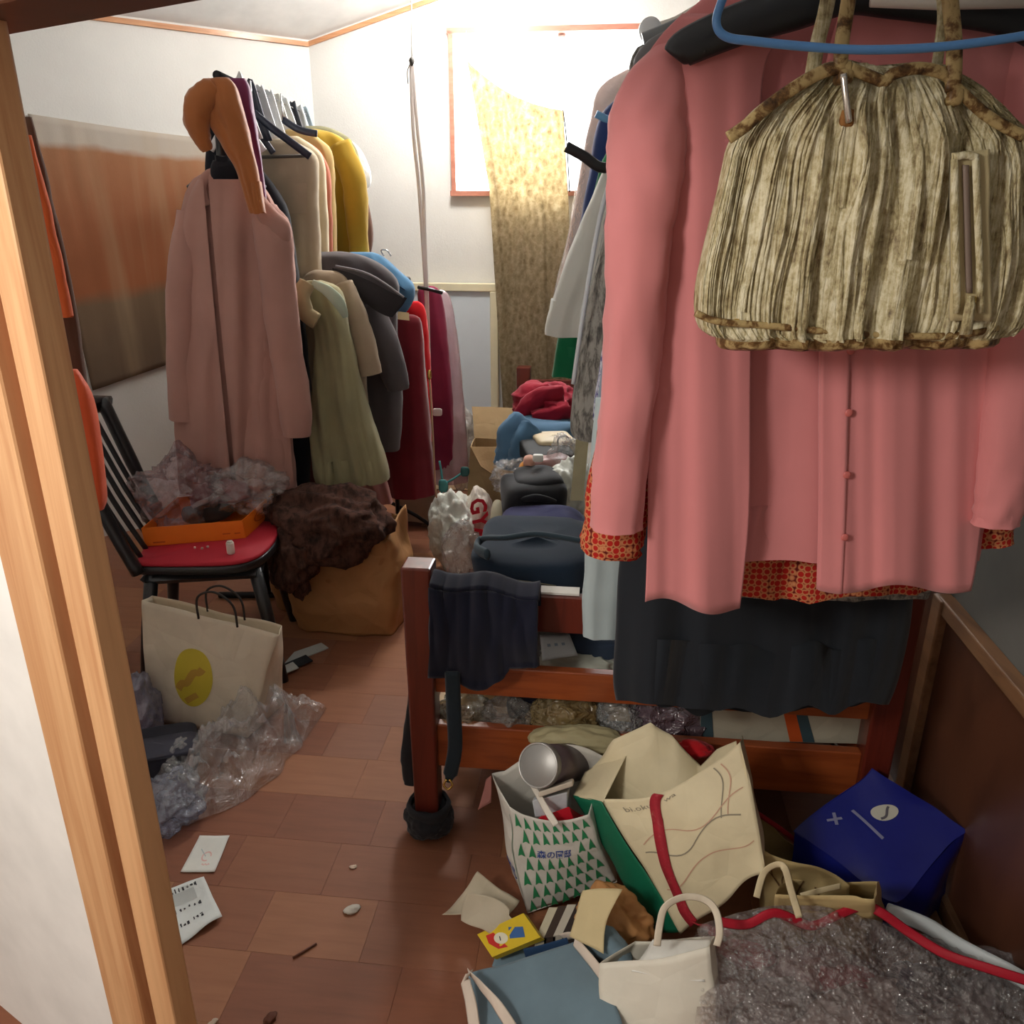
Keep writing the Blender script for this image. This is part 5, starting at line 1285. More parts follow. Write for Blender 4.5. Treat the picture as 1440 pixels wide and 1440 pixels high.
for pts, r, yy in (([(1142, 106), (1150, 60), (1160, 20), (1172, -40)], .008, BY - .02), ([(1182, 98), (1184, 60), (1190, 20), (1200, -40)], .0075, BY - .06), ([(1316, 104), (1322, 60), (1326, 20), (1322, -40)], .006, BY - .02), ([(1340, 128), (1342, 70), (1338, 20), (1332, -40)], .0085, BY - .06)):
    build('strap', MB().tube(smooth([at(x, y, yy) for x, y in pts], 6), r, 10, .5), SNT if yy < BY - .03 else SN, hb)
build('strap_top', MB().tube(smooth([at(1172, -40, BY - .02), at(1200, -74, BY - .02), at(1250, -84, BY - .03), at(1310, -74, BY - .03), at(1332, -40, BY - .04)], 6), .007, 10, .5), SN, hb)
for x in (1186, 1340):
    build('strap_loop', pill_px(x - 12, 96 if x < 1300 else 122, x + 12, 120 if x < 1300 else 150, BY - .055, .022, e=.6, amp=.001, nu=16, nv=10), SNT, hb)
bl_ = thing('wire_hanger', 'blue plastic-coated wire hanger holding the handbag', 'hanger', at(1220, -60, BY - .05))
BLU = plain('blue_coated_wire', S(92, 146, 206), .35, .5)
wy = BY - .085
wire = smooth([at(1215, -150, wy), at(1100, -80, wy), at(1030, -20, wy), at(1012, 10, wy), at(1008, 36, wy), at(1022, 52, wy), at(1060, 58, wy), at(1140, 66, wy), at(1220, 70, wy), at(1320, 66, wy), at(1430, 52, wy), at(1470, 40, wy), at(1476, 10, wy), at(1420, -50, wy), at(1320, -110, wy), at(1215, -150, wy)], 6)
build('wire_loop', MB().tube(wire, .0042, 10), BLU, bl_)
wh = pole_at(BY)
build('hook', MB().tube(smooth([at(1215, -150, wy), Vector((wh.x + .02, wy, RZ - .03)), Vector((wh.x + .02, BY - .03, RZ + .015)), Vector((wh.x, BY, RZ + .02)), Vector((wh.x - .015, BY, RZ))], 5), .0035, 8), BLU, bl_)
single('white_hanger_bar', MB().tube([at(1225, -1, 1.06), at(1320, 3, 1.06), at(1450, 0, 1.06)], .008, 10, .6), M_WHP, 'white hanger bar behind the handbag straps', 'hanger')

# red printed blouse under the coral shirt
def redprint():
    t = NT('red_scale_print'); p = t.pr(None, .8, .2); co = t.coord((1, 1, 1))
    v = t.n('ShaderNodeTexVoronoi'); v.feature = 'F1'; v.inputs['Randomness'].default_value = .25; t.l(co, v.inputs['Vector']); v.inputs['Scale'].default_value = 95
    t.l(t.ramp(v.outputs[0], [(.0, S(184, 34, 30)), (.42, S(178, 38, 30)), (.5, S(206, 142, 96)), (.62, S(190, 112, 74)), (.72, S(96, 22, 20))]), p.inputs['Base Color'])
    return t.m
RP = redprint()
garment('printed_blouse', 'red and cream scale-print blouse showing below the coral shirt', 'blouse', 1.24, [(20, 1000, 1400), (80, 940, 1440), (200, 925, 1440), (500, 930, 1400), (700, 935, 1370), (800, 945, 1318), (826, 960, 1312)], RP, thick=.06, amp=.012, freq=10, seed=43, seg=90,
        sleeves=[[(925, 140, 1.22, .04), (905, 350, 1.2, .042), (885, 560, 1.19, .042), (872, 690, 1.185, .05), (862, 752, 1.18, .05), (858, 776, 1.18, .047)], [(1440, 140, 1.22, .04), (1440, 400, 1.2, .04), (1412, 600, 1.18, .036), (1396, 720, 1.17, .034), (1392, 762, 1.17, .032)]])
garment('grey_knit_top', 'grey speckled knit hem between coral shirt and black skirt', 'sweater', 1.31, [(40, 1010, 1390), (120, 950, 1420), (500, 950, 1390), (760, 985, 1330), (832, 1000, 1302)], spotted('grey_speckle_knit', S(150, 146, 138), S(104, 100, 96), S(70, 68, 66), 120), thick=.05, amp=.012, freq=10, seed=44)
# black flared skirt
def skirt():
    rw = lerp_rows([(640, 905, 1262), (700, 884, 1284), (800, 870, 1286), (880, 866, 1280), (950, 862, 1264), (982, 866, 1250)], 40)
    rings = []; seg = 140
    for i, (y, xl, xr) in enumerate(rw):
        t = i / 40; ring = []
        for k in range(seg):
            a = 2 * math.pi * k / seg; c, s_ = math.cos(a), math.sin(a)
            x = (xl + xr) / 2 + (xr - xl) / 2 * math.copysign(abs(c) ** .85, c)
            fo = nz(c * 4.2, t * .5, 3 + (s_ > 0)) + .5 * nz(c * 9, t * .7, 7)
            yy = 1.40 - .075 * math.copysign(abs(s_) ** .6, s_) * (.4 + .6 * t) + .045 * t * fo * abs(s_) ** .4
            dy = t ** 4 * (20 * math.sin((x - 860) / 420 * math.pi) + 24 * nz(c * 4.5, 2, 9 + (s_ > 0)))
            ring.append(at(x, y + dy, yy))
        rings.append(ring)
    last = rings[-1]; cc = sum(last, Vector()) / seg
    lip = [cc + (p - cc) * .985 for p in last]; ins = [cc + (p - cc) * .93 + EZ * .14 for p in last]
    return MB().rings(rings, True, False).rings([last, lip], False, False).rings([lip, ins], False, True)
sk_ = thing('black_skirt', 'black flared skirt hanging before the bed foot', 'skirt', at(1070, 990, 1.4))
build('body', skirt(), fabric('black_twill', S(34, 38, 44), .85, .1), sk_)
build('waistband', body_mesh([(612, 912, 1252), (640, 906, 1260), (646, 906, 1262)], 1.40, thick=.09, amp=.003, seed=3, n=8, hem=0), fabric('black_twill', S(34, 38, 44), .85, .1), sk_)

RO = 'clothes on the right pole'
garment('pale_trousers', 'pale grey-blue trouser leg left of the black skirt', 'trousers', 1.5, [(560, 838, 900), (640, 830, 900), (760, 824, 884), (840, 820, 874), (892, 819, 868)], fabric('pale_blue_grey_cloth', S(176, 190, 192), .9, .08), RO, hang=pole_at(1.5), thick=.07, amp=.006, freq=14, seed=45)
garment('slate_dress', 'slate blue dress showing as a strip beside the coral sleeve', 'dress', 1.66, [(90, 900, 960), (200, 884, 970), (400, 862, 960), (560, 840, 940), (650, 832, 920), (692, 830, 918)], fabric('slate_blue_cloth', S(128, 146, 164)), RO, hang=pole_at(1.66), thick=.08, amp=.01, seed=46)
garment('floral_shirt', 'navy and white patterned shirt beside the tweed coat', 'shirt', 1.76, [(60, 912, 970), (200, 890, 970), (400, 862, 960), (500, 846, 940), (560, 836, 930), (592, 834, 930)], spotted('navy_white_print', S(206, 206, 214), S(60, 60, 130), S(40, 40, 100), 70), RO, hang=pole_at(1.76), thick=.08, amp=.01, seed=47)
tw = spotted('grey_tweed', S(150, 146, 138), S(110, 106, 100), S(74, 72, 70), 80, .95, (1, 1, .35), (.44, .54))
garment('tweed_coat', 'grey tweed coat on the right pole', 'coat', 1.92, [(62, 905, 965), (70, 892, 985), (96, 884, 990), (130, 884, 990), (250, 862, 985), (350, 842, 975), (450, 822, 960), (540, 808, 945), (590, 802, 930), (609, 803, 925)], tw, RO, hang=pole_at(1.92), thick=.12, amp=.014, seed=48,
        parts=[('piping', MB().tube(smooth([at(888, 105, 1.84), at(874, 200, 1.84), at(845, 300, 1.84), at(822, 430, 1.84), at(806, 540, 1.84)], 6), .005, 8), fabric('pale_piping', S(206, 210, 212)))])
garment('charcoal_blazer', 'dark grey blazer shoulder above the coral shirt', 'blazer', 1.5, [(30, 975, 1060), (38, 950, 1080), (55, 915, 1090), (75, 897, 1090), (100, 890, 1085), (180, 900, 1085), (500, 910, 1080)], fabric('dim_grey_cloth', S(112, 110, 112)), RO, hang=pole_at(1.5), thick=.09, amp=.01, seed=49)
garment('white_cotton_dress', 'white cotton dress with a slanting hem behind the tweed coat', 'dress', 2.28, [(130, 880, 940), (200, 864, 940), (270, 836, 930), (350, 802, 910), (420, 778, 890), (450, 768, 880), (468, 765, 878)], fabric('white_cotton', S(214, 214, 206), .9, .06), RO, hang=pole_at(2.28), thick=.13, amp=.012, seed=52)
garment('green_top', 'emerald green garment behind the white dress', 'top', 2.46, [(190, 872, 930), (230, 846, 930), (300, 828, 920), (400, 800, 900), (480, 783, 880), (528, 776, 870)], fabric('emerald_cloth', S(24, 116, 74)), RO, hang=pole_at(2.46), thick=.1, amp=.01, seed=53)
garment('navy_shirt', 'navy blue shirt with a rounded shoulder on the right pole', 'shirt', 2.62, [(128, 888, 940), (140, 866, 950), (160, 846, 955), (200, 834, 955), (250, 828, 950), (300, 818, 940), (330, 814, 930), (450, 806, 920)], fabric('navy_cotton', S(44, 62, 112), .85), RO, hang=pole_at(2.62), thick=.12, amp=.012, seed=54)
garment('blush_coat', 'blush pink coat in a clear cover at the far right pole', 'coat', 2.86, [(98, 880, 940), (112, 856, 950), (130, 840, 955), (170, 830, 955), (230, 818, 950), (300, 806, 940), (380, 790, 925), (440, 780, 910)], fabric('blush_cloth', S(238, 204, 190)), RO, hang=pole_at(2.86), thick=.12, amp=.012, seed=55)
garment('clear_cover', 'clear plastic cover over the blush coat', 'garment cover', 2.87, [(84, 878, 945), (96, 852, 955), (118, 832, 960), (160, 824, 962), (240, 812, 958), (320, 800, 948), (400, 782, 935), (446, 775, 920)], film('cover_film', (1, 1, 1, 1), .7, .3, 16, .1, .4), RO, hang=pole_at(2.87), thick=.18, amp=.01, seed=56)
def arm_hanger(label, pts, Y, r, m, hook_at):
    t = thing('clothes_hanger', label, 'hanger', at(*pts[-1], Y), 'hangers on the right pole')
    build('arm', MB().tube(smooth([at(x, y, Y) for x, y in pts], 5), r, 10, .5), m, t)
    hp_ = pole_at(hook_at)
    build('hook', MB().tube(smooth([at(*pts[-1], Y), Vector((hp_.x + .012, hook_at, RZ - .06)), Vector((hp_.x + .018, hook_at, RZ + .008)), Vector((hp_.x, hook_at, RZ + .018)), Vector((hp_.x - .016, hook_at, RZ))], 5), .003, 8), plain('hanger_hook_metal', S(190, 190, 192), .25, .6, .9), t)
arm_hanger('black hanger arm poking left from the white dress', [(796, 206), (820, 219), (850, 236), (890, 215), (940, 120)], 2.2, .013, M_BLACKPL, 2.2)
arm_hanger('clear blue hanger across the navy shirt', [(838, 160), (862, 168), (900, 150), (935, 100)], 2.5, .01, plain('clear_blue_plastic', S(110, 160, 206), .2), 2.5)
arm_hanger('grey hanger over the charcoal blazer', [(905, 58), (940, 44), (985, 22), (1010, -10)], 1.62, .014, plain('smoke_plastic', S(120, 122, 124), .3), 1.62)
arm_hanger('white hanger beside the pole clips', [(900, 52), (915, 42), (950, 30), (985, 10)], 2.05, .01, M_WHP, 2.05)
arm_hanger('dark green hanger among the pole clips', [(935, 62), (955, 46), (980, 26), (1000, 0)], 1.75, .012, plain('dark_green_plastic', S(60, 72, 66), .3), 1.75)
ck = thing('hanger_clip', 'white round clip on a hanger at the right pole', 'clip', at(915, 50, 2.0))
build('disc', MB().rings([[at(914, 42, 2.0) + Vector((.024 * math.cos(a) * s_, d_, .024 * math.sin(a) * s_)) for a in [2 * math.pi * i / 24 for i in range(24)]] for s_, d_ in ((.6, -.012), (1, -.008), (1, .008), (.6, .012))]), plain('clip_white', S(230, 232, 234), .3), ck)
build('spring', MB().tube([at(914, 42, 2.0) + Vector((.004 * k * .35, -.012 + .002 * math.sin(k), -.02 - .002 * k + .006 * math.sin(k * 2))) for k in range(20)], .0025, 6), plain('hanger_hook_metal', S(190, 190, 192), .25, .6, .9), ck)

# ================================================================== FOREGROUND BAGS
def strap(parent, pts, w, mat, name='handle', flat=.18, up=None):
    return build(name, MB().tube(smooth([Vector(p) for p in pts], 7), w, 8, flat, up=up or Vector((0, -1, .3))), mat, parent)
# white shopping bag with green fir trees
TB = paper('white_bag_paper', S(214, 210, 200), .6)
fl4 = [atz(742, 1285, .004), at(868, 1240, 1.40), at(866, 1195, 1.56), atz(722, 1226, .004)]
ft4 = [at(716, 1132, 1.40), at(826, 1146, 1.36), at(850, 1062, 1.53), at(691, 1086, 1.53)]
fl4[2].z = max(fl4[2].z, .01)
tb = thing('tree_bag', 'white shopping bag printed with green fir trees', 'bag', sum(fl4, Vector()) / 4)
seedb = 12
fnF = patch(fl4[0], fl4[1], ft4[1], ft4[0], .006, 9, seedb, .012)
def fnF2(u, v):       # the front rim dips in the middle
    p = fnF(u, v); return p - EZ * .032 * math.sin(math.pi * u) * v ** 3
fnR = patch(fl4[1], fl4[2], ft4[2], ft4[1], .006, 9, seedb)
fnBk = patch(fl4[2], fl4[3], ft4[3], ft4[2], .006, 9, seedb)
def fnB2(u, v):
    p = fnBk(u, v); return p + EZ * .05 * math.sin(math.pi * min(1, u * 1.15)) * v ** 3
fnL = patch(fl4[3], fl4[0], ft4[0], ft4[3], .006, 9, seedb, .01)
mb = MB()
for f in (fnF2, fnR, fnB2, fnL): mb.grid(f, 24, 24)
mb.grid(patch(fl4[0], fl4[1], fl4[2], fl4[3], .002, 9, seedb), 10, 10)
build('body', weld(mb), TB, tb, solid=.0012)
GR = plain('fir_green', S(44, 132, 84), .6)
trees = []
for r_ in range(7):
    v = .9 - r_ * .14
    for c_ in range(8):
        u = .07 + c_ * .122 + (.061 if r_ % 2 else 0)
        if u > .95 or (.22 < u < .68 and .50 < v < .68): continue
        v0 = v - .05; h = .125; w = .04
        trees.append(([(u - w, v0 - .01), (u, v0 + .008), (u + w, v0 - .01), (u + w * .55, v0 + h * .45), (u, v0 + h), (u - w * .55, v0 + h * .45)], [(0, 1, 2, 3, 4, 5)]))
for k, tr in enumerate(trees):
    build('fir_tree', decal(fnF2, [tr], .0022), GR, tb, False)
BLI = plain('bag_blue_ink', S(62, 84, 158), .6)
tpl = text_poly('森の園邸', .45, .595, .42, .85, -.06, .012)
build('blue_lettering', decal(fnF2, [tpl], .0024), BLI, tb, False)
build('blue_lettering', decal(fnL, [text_poly('園邸', .58, .34, .5, .62, -.25, .012)], .0024), BLI, tb, False)
build('green_edge', decal(fnL, [dec_line([(.93, .02 + .9 * k / 20) for k in range(21)], .02)], .0022), plain('bag_edge_green', S(90, 130, 108), .6), tb)
ctn = (ft4[0] + ft4[1] + ft4[2] + ft4[3]) / 4
strap(tb, [at(748, 1102, 1.46), at(757, 1118, 1.42), at(768, 1138, 1.375), at(782, 1160, 1.35)], .0075, paper('white_strap', S(226, 218, 204)), 'handle', .2)
# what is in it
tin = thing('metal_canister', 'grey metal canister with a round lid in the tree bag', 'canister', at(770, 1110, 1.48))
ca, cb_ = at(760, 1076, 1.44), at(806, 1072, 1.56)
ax = (cb_ - ca).normalized()
MET = plain('brushed_grey_metal', S(150, 148, 144), .4, .5, .5)
build('body', MB().tube([ca, cb_], .043, 32), plain('dark_canister', S(96, 82, 84), .4, .5, .2), tin)
build('lid', MB().tube([ca - ax * .012, ca - ax * .010, ca + ax * .006], [.044, .047, .047], 36), MET, tin)
build('lid_rim', MB().tube([ca - ax * .012 + (ax.orthogonal().normalized() * math.cos(a) + ax.cross(ax.orthogonal().normalized()) * math.sin(a)) * .045 for a in [2 * math.pi * i / 36 for i in range(37)]], .0022, 6, cap=False), plain('bright_rim', S(190, 188, 184), .3, .5, .6), tin)
wbx = thing('white_carton', 'small white carton standing in the tree bag', 'carton', at(778, 1145, 1.43))
build('body', MB().hexa([at(752, 1150, 1.42), at(798, 1142, 1.42), at(804, 1130, 1.48), at(760, 1136, 1.48)], [at(748, 1126, 1.42), at(798, 1114, 1.42), at(803, 1104, 1.48), at(756, 1114, 1.48)]), paper('white_carton_paper', S(206, 210, 214)), wbx, True, bevel=.003)
build('lid', MB().hexa([at(757, 1122, 1.405), at(806, 1106, 1.405), at(808, 1100, 1.45), at(760, 1116, 1.45)], [at(757, 1114, 1.405), at(806, 1098, 1.405), at(806, 1094, 1.45), at(758, 1110, 1.45)]), paper('cream_carton_lid', S(216, 204, 186)), wbx, True, bevel=.003)
single('red_carton', MB().hexa([at(757, 1162, 1.39), at(808, 1156, 1.385), at(822, 1146, 1.42), at(765, 1150, 1.43)], [at(757, 1150, 1.39), at(800, 1134, 1.385), at(816, 1146, 1.42), at(762, 1146, 1.43)]), plain('red_carton_paper', S(196, 26, 44), .5), 'red carton at the front rim of the tree bag', 'carton', bevel=.002)
single('olive_bag', crumple_mesh(at(812, 1046, 1.6), (.22, .08, .09), R(-6), seed=61, amp=.2, sc=4, fine=.06), plain('olive_tissue', S(176, 166, 128), .6, .3, bump=.3, bsc=22), 'olive tissue bundle behind the tree bag', 'bundle')
single('pink_strip', MB().grid(patch(at(672, 1138, 1.6), at(690, 1128, 1.6), at(692, 1090, 1.62), at(684, 1096, 1.62), .003), 6, 8), paper('dusty_pink_paper', S(176, 118, 110)), 'dusty pink paper edge left of the tree bag', 'paper', solid=.001)

# cream paper bag with green gusset and red ribbon
CP_ = paper('cream_bag_paper', S(226, 212, 176), .6)
A = at(848, 1128, 1.36); B = at(1042, 1044, 1.32)           # front top corners
Cc = at(958, 1312, 1.24); D = at(1075, 1225, 1.2)          # front bottom corners
cbg = thing('cream_bag', 'cream paper bag tied with a red patterned ribbon', 'bag', Vector(((Cc.x + D.x) / 2, (Cc.y + D.y) / 2, Cc.z)))
fnC0 = patch(Cc, D, B, A, .007, 10, 21, .018)
def fnC(u, v):
    p = fnC0(u, v); return p - (B - D).normalized() * .03 * math.sin(math.pi * u) * v ** 4
build('front_panel', MB().grid(fnC, 34, 34), CP_, cbg, solid=.0014)
E = at(806, 1118, 1.44); G = at(915, 1308, 1.31)
fnG = patch(G, Cc, A, E, .004, 9, 21, .006)
build('side_gusset', MB().grid(fnG, 12, 28), plain('bottle_green_paper', S(24, 112, 82), .45), cbg, solid=.0014)
H = at(920, 1014, 1.46); K = at(1010, 1040, 1.44)
fnK = patch(E, A, at(893, 1030, 1.46), at(826, 1080, 1.49), .004, 9, 22)
def backp(u, v):
    lo = E.lerp(B + Vector((0, .08, -.03)), u); hi_pts = smooth([at(822, 1085, 1.50), at(865, 1040, 1.49), at(915, 1014, 1.48), at(950, 1040, 1.46), at(985, 1072, 1.44), at(1010, 1052, 1.42), at(1036, 1040, 1.40)], 1)
    i = u * (len(hi_pts) - 1); k = min(int(i), len(hi_pts) - 2); hi = hi_pts[k].lerp(hi_pts[k + 1], i - k)
    lo = fnC(u, .5) + Vector((0, .09, -.02))
    p = lo.lerp(hi, v); return p + ndisp(p, .007, 12, 24)
build('back_panel', MB().grid(backp, 36, 22), CP_, cbg, solid=.0014)
build('inner_fold', MB().grid(lambda u, v: E.lerp(A, u).lerp(at(822 + 70 * u, 1085 - 45 * u, 1.50), v) + ndisp(E.lerp(A, u), .004, 12, 3), 12, 12), CP_, cbg, solid=.0014)
build('far_gusset', MB().grid(patch(D, D + Vector((.03, .12, .0)), at(1044, 1036, 1.42), B, .005, 9, 21), 10, 24), CP_, cbg, solid=.0014)
def locate(fn, px, py, n=50):
    return min(((proj(fn(i / n, j / n))[0] - px) ** 2 + (proj(fn(i / n, j / n))[1] - py) ** 2, i / n, j / n) for i in range(n + 1) for j in range(n + 1))[1:]
rib = [locate(fnC, *q_) for q_ in ((918, 1092), (922, 1130), (930, 1180), (944, 1232), (962, 1275), (980, 1300))]
rp = smooth([(u, v, 0) for u, v in rib], 8)
RBM = spotted('red_brocade', S(168, 44, 56), S(186, 74, 76), S(186, 140, 110), 70, .5, (1, 1, 1), (.34, .45))
strip = [dec_line([(p[0], p[1]) for p in rp], .085)]
build('ribbon', decal(fnC, strip, .004), RBM, cbg, solid=.0015)
GI = plain('faint_brown_ink', S(150, 140, 120), .7)
build('lettering', decal(fnC, [text_poly('bi.oku', *locate(fnC, 897, 1135), .2, .7, .1, .0)], .002), GI, cbg, False)
build('lettering', decal(fnC, [text_poly('wa', *locate(fnC, 942, 1122), .085, .7, .1, .0)], .002), GI, cbg, False)
LI = plain('faint_rose_ink', S(206, 164, 138), .7)
for k, (a0, a1, ph) in enumerate(((.12, .95, .62), (.1, .9, .52), (.1, .95, .33))):
    build('line_drawing', decal(fnC, [dec_line([(a0 + (a1 - a0) * i / 24, ph + .05 * math.sin(i * .32 + k * 2)) for i in range(25)], .009)], .0022), LI if k != 1 else GI, cbg)
for k in range(2):
    build('line_drawing', decal(fnC, [dec_line([(.8 + .05 * k + .04 * math.sin(i * .2), .95 - .4 * i / 20) for i in range(21)], .008)], .0022), LI if k else GI, cbg)
# lower end of the ribbon hanging free
strap(cbg, [fnC(*rib[-1]), at(992, 1306, 1.19), at(1010, 1312, 1.17), at(1024, 1308, 1.16)], .012, RBM, 'ribbon_tail', .15)
single('red_scrap', crumple_mesh(at(978, 1053, 1.5), (.08, .05, .03), R(-10), seed=3, amp=.3, sc=4, sub=4), fabric('scarlet_cloth', S(196, 28, 36)), 'scarlet cloth peeking behind the cream bag', 'cloth')

# kraft bag printed with animal, right of the cream bag
KP = paper('beige_print_paper', S(190, 168, 120), .6)
a4 = [atz(1080, 1330, .01), atz(1210, 1345, .01), atz(1225, 1255, .01), atz(1090, 1240, .01)]
b4_ = [at(1060, 1180, 1.26), at(1200, 1250, 1.22), at(1160, 1230, 1.45), at(1055, 1140, 1.45)]
pb = thing('printed_kraft_bag', 'beige kraft bag with a red edge beside the blue bag', 'bag', sum(a4, Vector()) / 4)
mb, fns = bag_body(a4, b4_, .012, 9, 25, 22, bulge=.01)
build('body', weld(mb), KP, pb, solid=.0014)
build('red_edge', MB().tube(smooth([b4_[3] + Vector((0, 0, .005)), b4_[3].lerp(b4_[2], .5) + Vector((.01, 0, .012)), b4_[2] + Vector((0, 0, .003))], 8), .006, 8), plain('crimson_edge', S(150, 26, 40), .5), pb)
DI = plain('sepia_ink', S(112, 84, 56), .7)
for k in range(7):
    build('sketch_line', decal(fns[0], [dec_line([(.15 + .08 * k + .1 * math.sin(i * .25 + k), .25 + .55 * i / 16) for i in range(17)], .012)], .003), DI, pb)

# small tan bag with tape handles
TN = paper('tan_bag_paper', S(206, 182, 130), .6)
a4 = [atz(1105, 1370, .01), atz(1225, 1370, .01), atz(1240, 1300, .01), atz(1120, 1300, .01)]
b4_ = [at(1090, 1258, 1.15), at(1228, 1262, 1.13), at(1240, 1240, 1.24), at(1110, 1236, 1.26)]
tn = thing('tan_bag', 'tan paper bag with cream tape handles behind the clear wrap', 'bag', sum(a4, Vector()) / 4)
mb, fns = bag_body(a4, b4_, .008, 9, 28, 20)
build('body', weld(mb), TN, tn, solid=.0014)
CT = paper('cream_tape', S(220, 204, 166))
strap(tn, [at(1124, 1290, 1.1), at(1112, 1250, 1.12), at(1104, 1222, 1.13), at(1092, 1216, 1.14), at(1074, 1228, 1.15), at(1064, 1262, 1.13)], .0065, CT)
strap(tn, [at(1126, 1260, 1.18), at(1156, 1252, 1.18), at(1182, 1246, 1.19)], .006, CT)
build('loop_print', decal(fns[0], [dec_line([(.3 + .08 * math.cos(a), .6 + .14 * math.sin(a)) for a in [2 * math.pi * i / 24 for i in range(25)]], .012)], .003), DI, tn)

# blue plastic carrier bag
BB = plain('glossy_blue_poly', S(24, 34, 128), .28, .5, bump=.35, bsc=16)
c4 = [at(1122, 1168, 1.42), at(1262, 1272, 1.30), at(1360, 1166, 1.40), at(1228, 1084, 1.49)]
bbag = thing('blue_bag', 'glossy blue carrier bag lying in the dark right corner', 'bag', sum(c4, Vector()) / 4 - EZ * .1)
topf = patch(c4[0], c4[1], c4[2], c4[3], .012, 8, 31, .012)
mbb = MB().grid(topf, 26, 26)
bt4 = [Vector((p.x * .99, p.y + .01, .004)) for p in c4]
for i in range(4):
    k = (i + 1) % 4
    mbb.grid(patch(bt4[i], bt4[k], c4[k], c4[i], .008, 8, 31, .02), 22, 14)
build('body', mbb, BB, bbag)
WI = plain('white_print', S(206, 204, 190), .6)
mlo = lambda px, py: min(((proj(topf(i / 40, j / 40))[0] - px) ** 2 + (proj(topf(i / 40, j / 40))[1] - py) ** 2, i / 40, j / 40) for i in range(41) for j in range(41))[1:]
ou, ov = mlo(1243, 1144); l0 = mlo(1198, 1141); l1 = mlo(1240, 1180); s0 = mlo(1172, 1150)
build('oval_logo', decal(topf, [dec_disc(ou, ov, .13, .085, 30, rot=R(48))], .003), WI, bbag)
build('oval_stroke', decal(topf, [dec_line([(ou + .01 + .02 * math.sin(i * .5), ov - .075 + .15 * i / 10) for i in range(11)], .025)], .0045), plain('blue_stroke', S(96, 92, 100), .6), bbag)
build('text_line', decal(topf, [dec_line([(l0[0] + (l1[0] - l0[0]) * i / 10, l0[1] + (l1[1] - l0[1]) * i / 10) for i in range(11)], .03)], .003), plain('dim_white_print', S(140, 142, 176), .6), bbag)
build('star_mark', decal(topf, [dec_line([(s0[0] - .05, s0[1] + .05), (s0[0] + .05, s0[1] - .03)], .025)], .003), plain('dim_white_print', S(140, 142, 176), .6), bbag)
build('star_stroke', decal(topf, [dec_line([(s0[0] + .03, s0[1] + .05), (s0[0] - .03, s0[1] - .05)], .025)], .0032), plain('dim_white_print', S(140, 142, 176), .6), bbag)

# crumpled paper, yellow pack, magazines
cpf = patch(at(630, 1276, 1.36), at(700, 1300, 1.32), at(722, 1262, 1.40), at(670, 1234, 1.44), .02, 14, 4)
single('paper_sheet', MB().grid(lambda u, v: Vector((lambda p: (p.x, p.y, max(p.z, .004)))(cpf(u, v))), 16, 16), paper('pale_sheet', S(200, 188, 164)), 'creased pale sheet behind the yellow pack', 'paper', solid=.001)
single('paper_sheet', MB().grid(patch(at(654, 1296, 1.325), at(700, 1330, 1.29), at(724, 1286, 1.32), at(664, 1262, 1.36), .02, 14, 7), 16, 16), paper('pale_sheet_two', S(190, 178, 156)), 'second creased sheet under the yellow pack', 'paper', solid=.001)
yp4 = [at(692, 1346, 1.26), at(760, 1318, 1.255), at(736, 1284, 1.31), at(671, 1314, 1.315)]
yfn = patch(yp4[0], yp4[1], yp4[2], yp4[3], .001, 8, 3)
yp = thing('yellow_pack', 'yellow packet with red, white and blue print', 'packet', sum(yp4, Vector()) / 4)
dn_ = -fn_normal(yfn, .5, .5) * .018
build('body', MB().hexa([p + dn_ for p in yp4], yp4), plain('yellow_card', S(216, 184, 34), .45), yp, False)
build('blue_panel', decal(yfn, [([(.5, .36), (.76, .2), (.84, .56), (.6, .76)], [(0, 1, 2, 3)])], .0015), plain('denim_blue_print', S(52, 96, 156), .5), yp, False)
build('red_shape', decal(yfn, [([(.14, .82), (.10, .5), (.2, .18), (.38, .12), (.34, .4), (.3, .8)], [(0, 1, 2, 3, 4, 5)])], .0012), plain('pack_red', S(196, 40, 34), .5), yp, False)
build('white_disc', decal(yfn, [dec_disc(.36, .5, .13, .22, 24)], .0018), plain('pack_white', S(220, 214, 190), .5), yp)
build('disc_mark', decal(yfn, [dec_line([(.33, .42), (.36, .58)], .02)], .0022), plain('black_ink', S(50, 50, 54), .7), yp)
for k, (c, lb) in enumerate(((S(206, 196, 170), 'cream booklet between yellow pack and tan paper'), (S(70, 56, 48), 'dark brown strip among the booklets'), (S(200, 192, 176), 'pale booklet by the denim bag'), (S(60, 50, 46), 'thin dark booklet edge by the denim bag'))):
    x = 752 + k * 13; q4 = [at(x, 1322 - k * 3, 1.27), at(x + 16, 1320 - k * 3, 1.27), at(x + 34, 1276 - k * 2, 1.34), at(x + 20, 1276 - k * 2, 1.34)]
    single('booklet', MB().hexa([p - EZ * .03 for p in q4], q4), paper('booklet_%d' % k, c), lb, 'booklet', shade=False)
# brown crushed paper bag in the middle
single('brown_bag', crumple_mesh(at(862, 1296, 1.26), (.16, .12, .14), R(-15), seed=19, amp=.55, sc=2.2, fine=.16), paper('warm_kraft', S(186, 134, 84)), 'small crushed brown paper bag below the cream bag', 'bag')
single('tan_flap', MB().grid(patch(at(804, 1312, 1.17), at(850, 1336, 1.13), at(872, 1252, 1.19), at(820, 1256, 1.21), .01, 12, 5), 16, 16), paper('tan_flap_paper', S(206, 188, 144)), 'folded tan paper leaning on the crushed brown bag', 'paper', solid=.001)

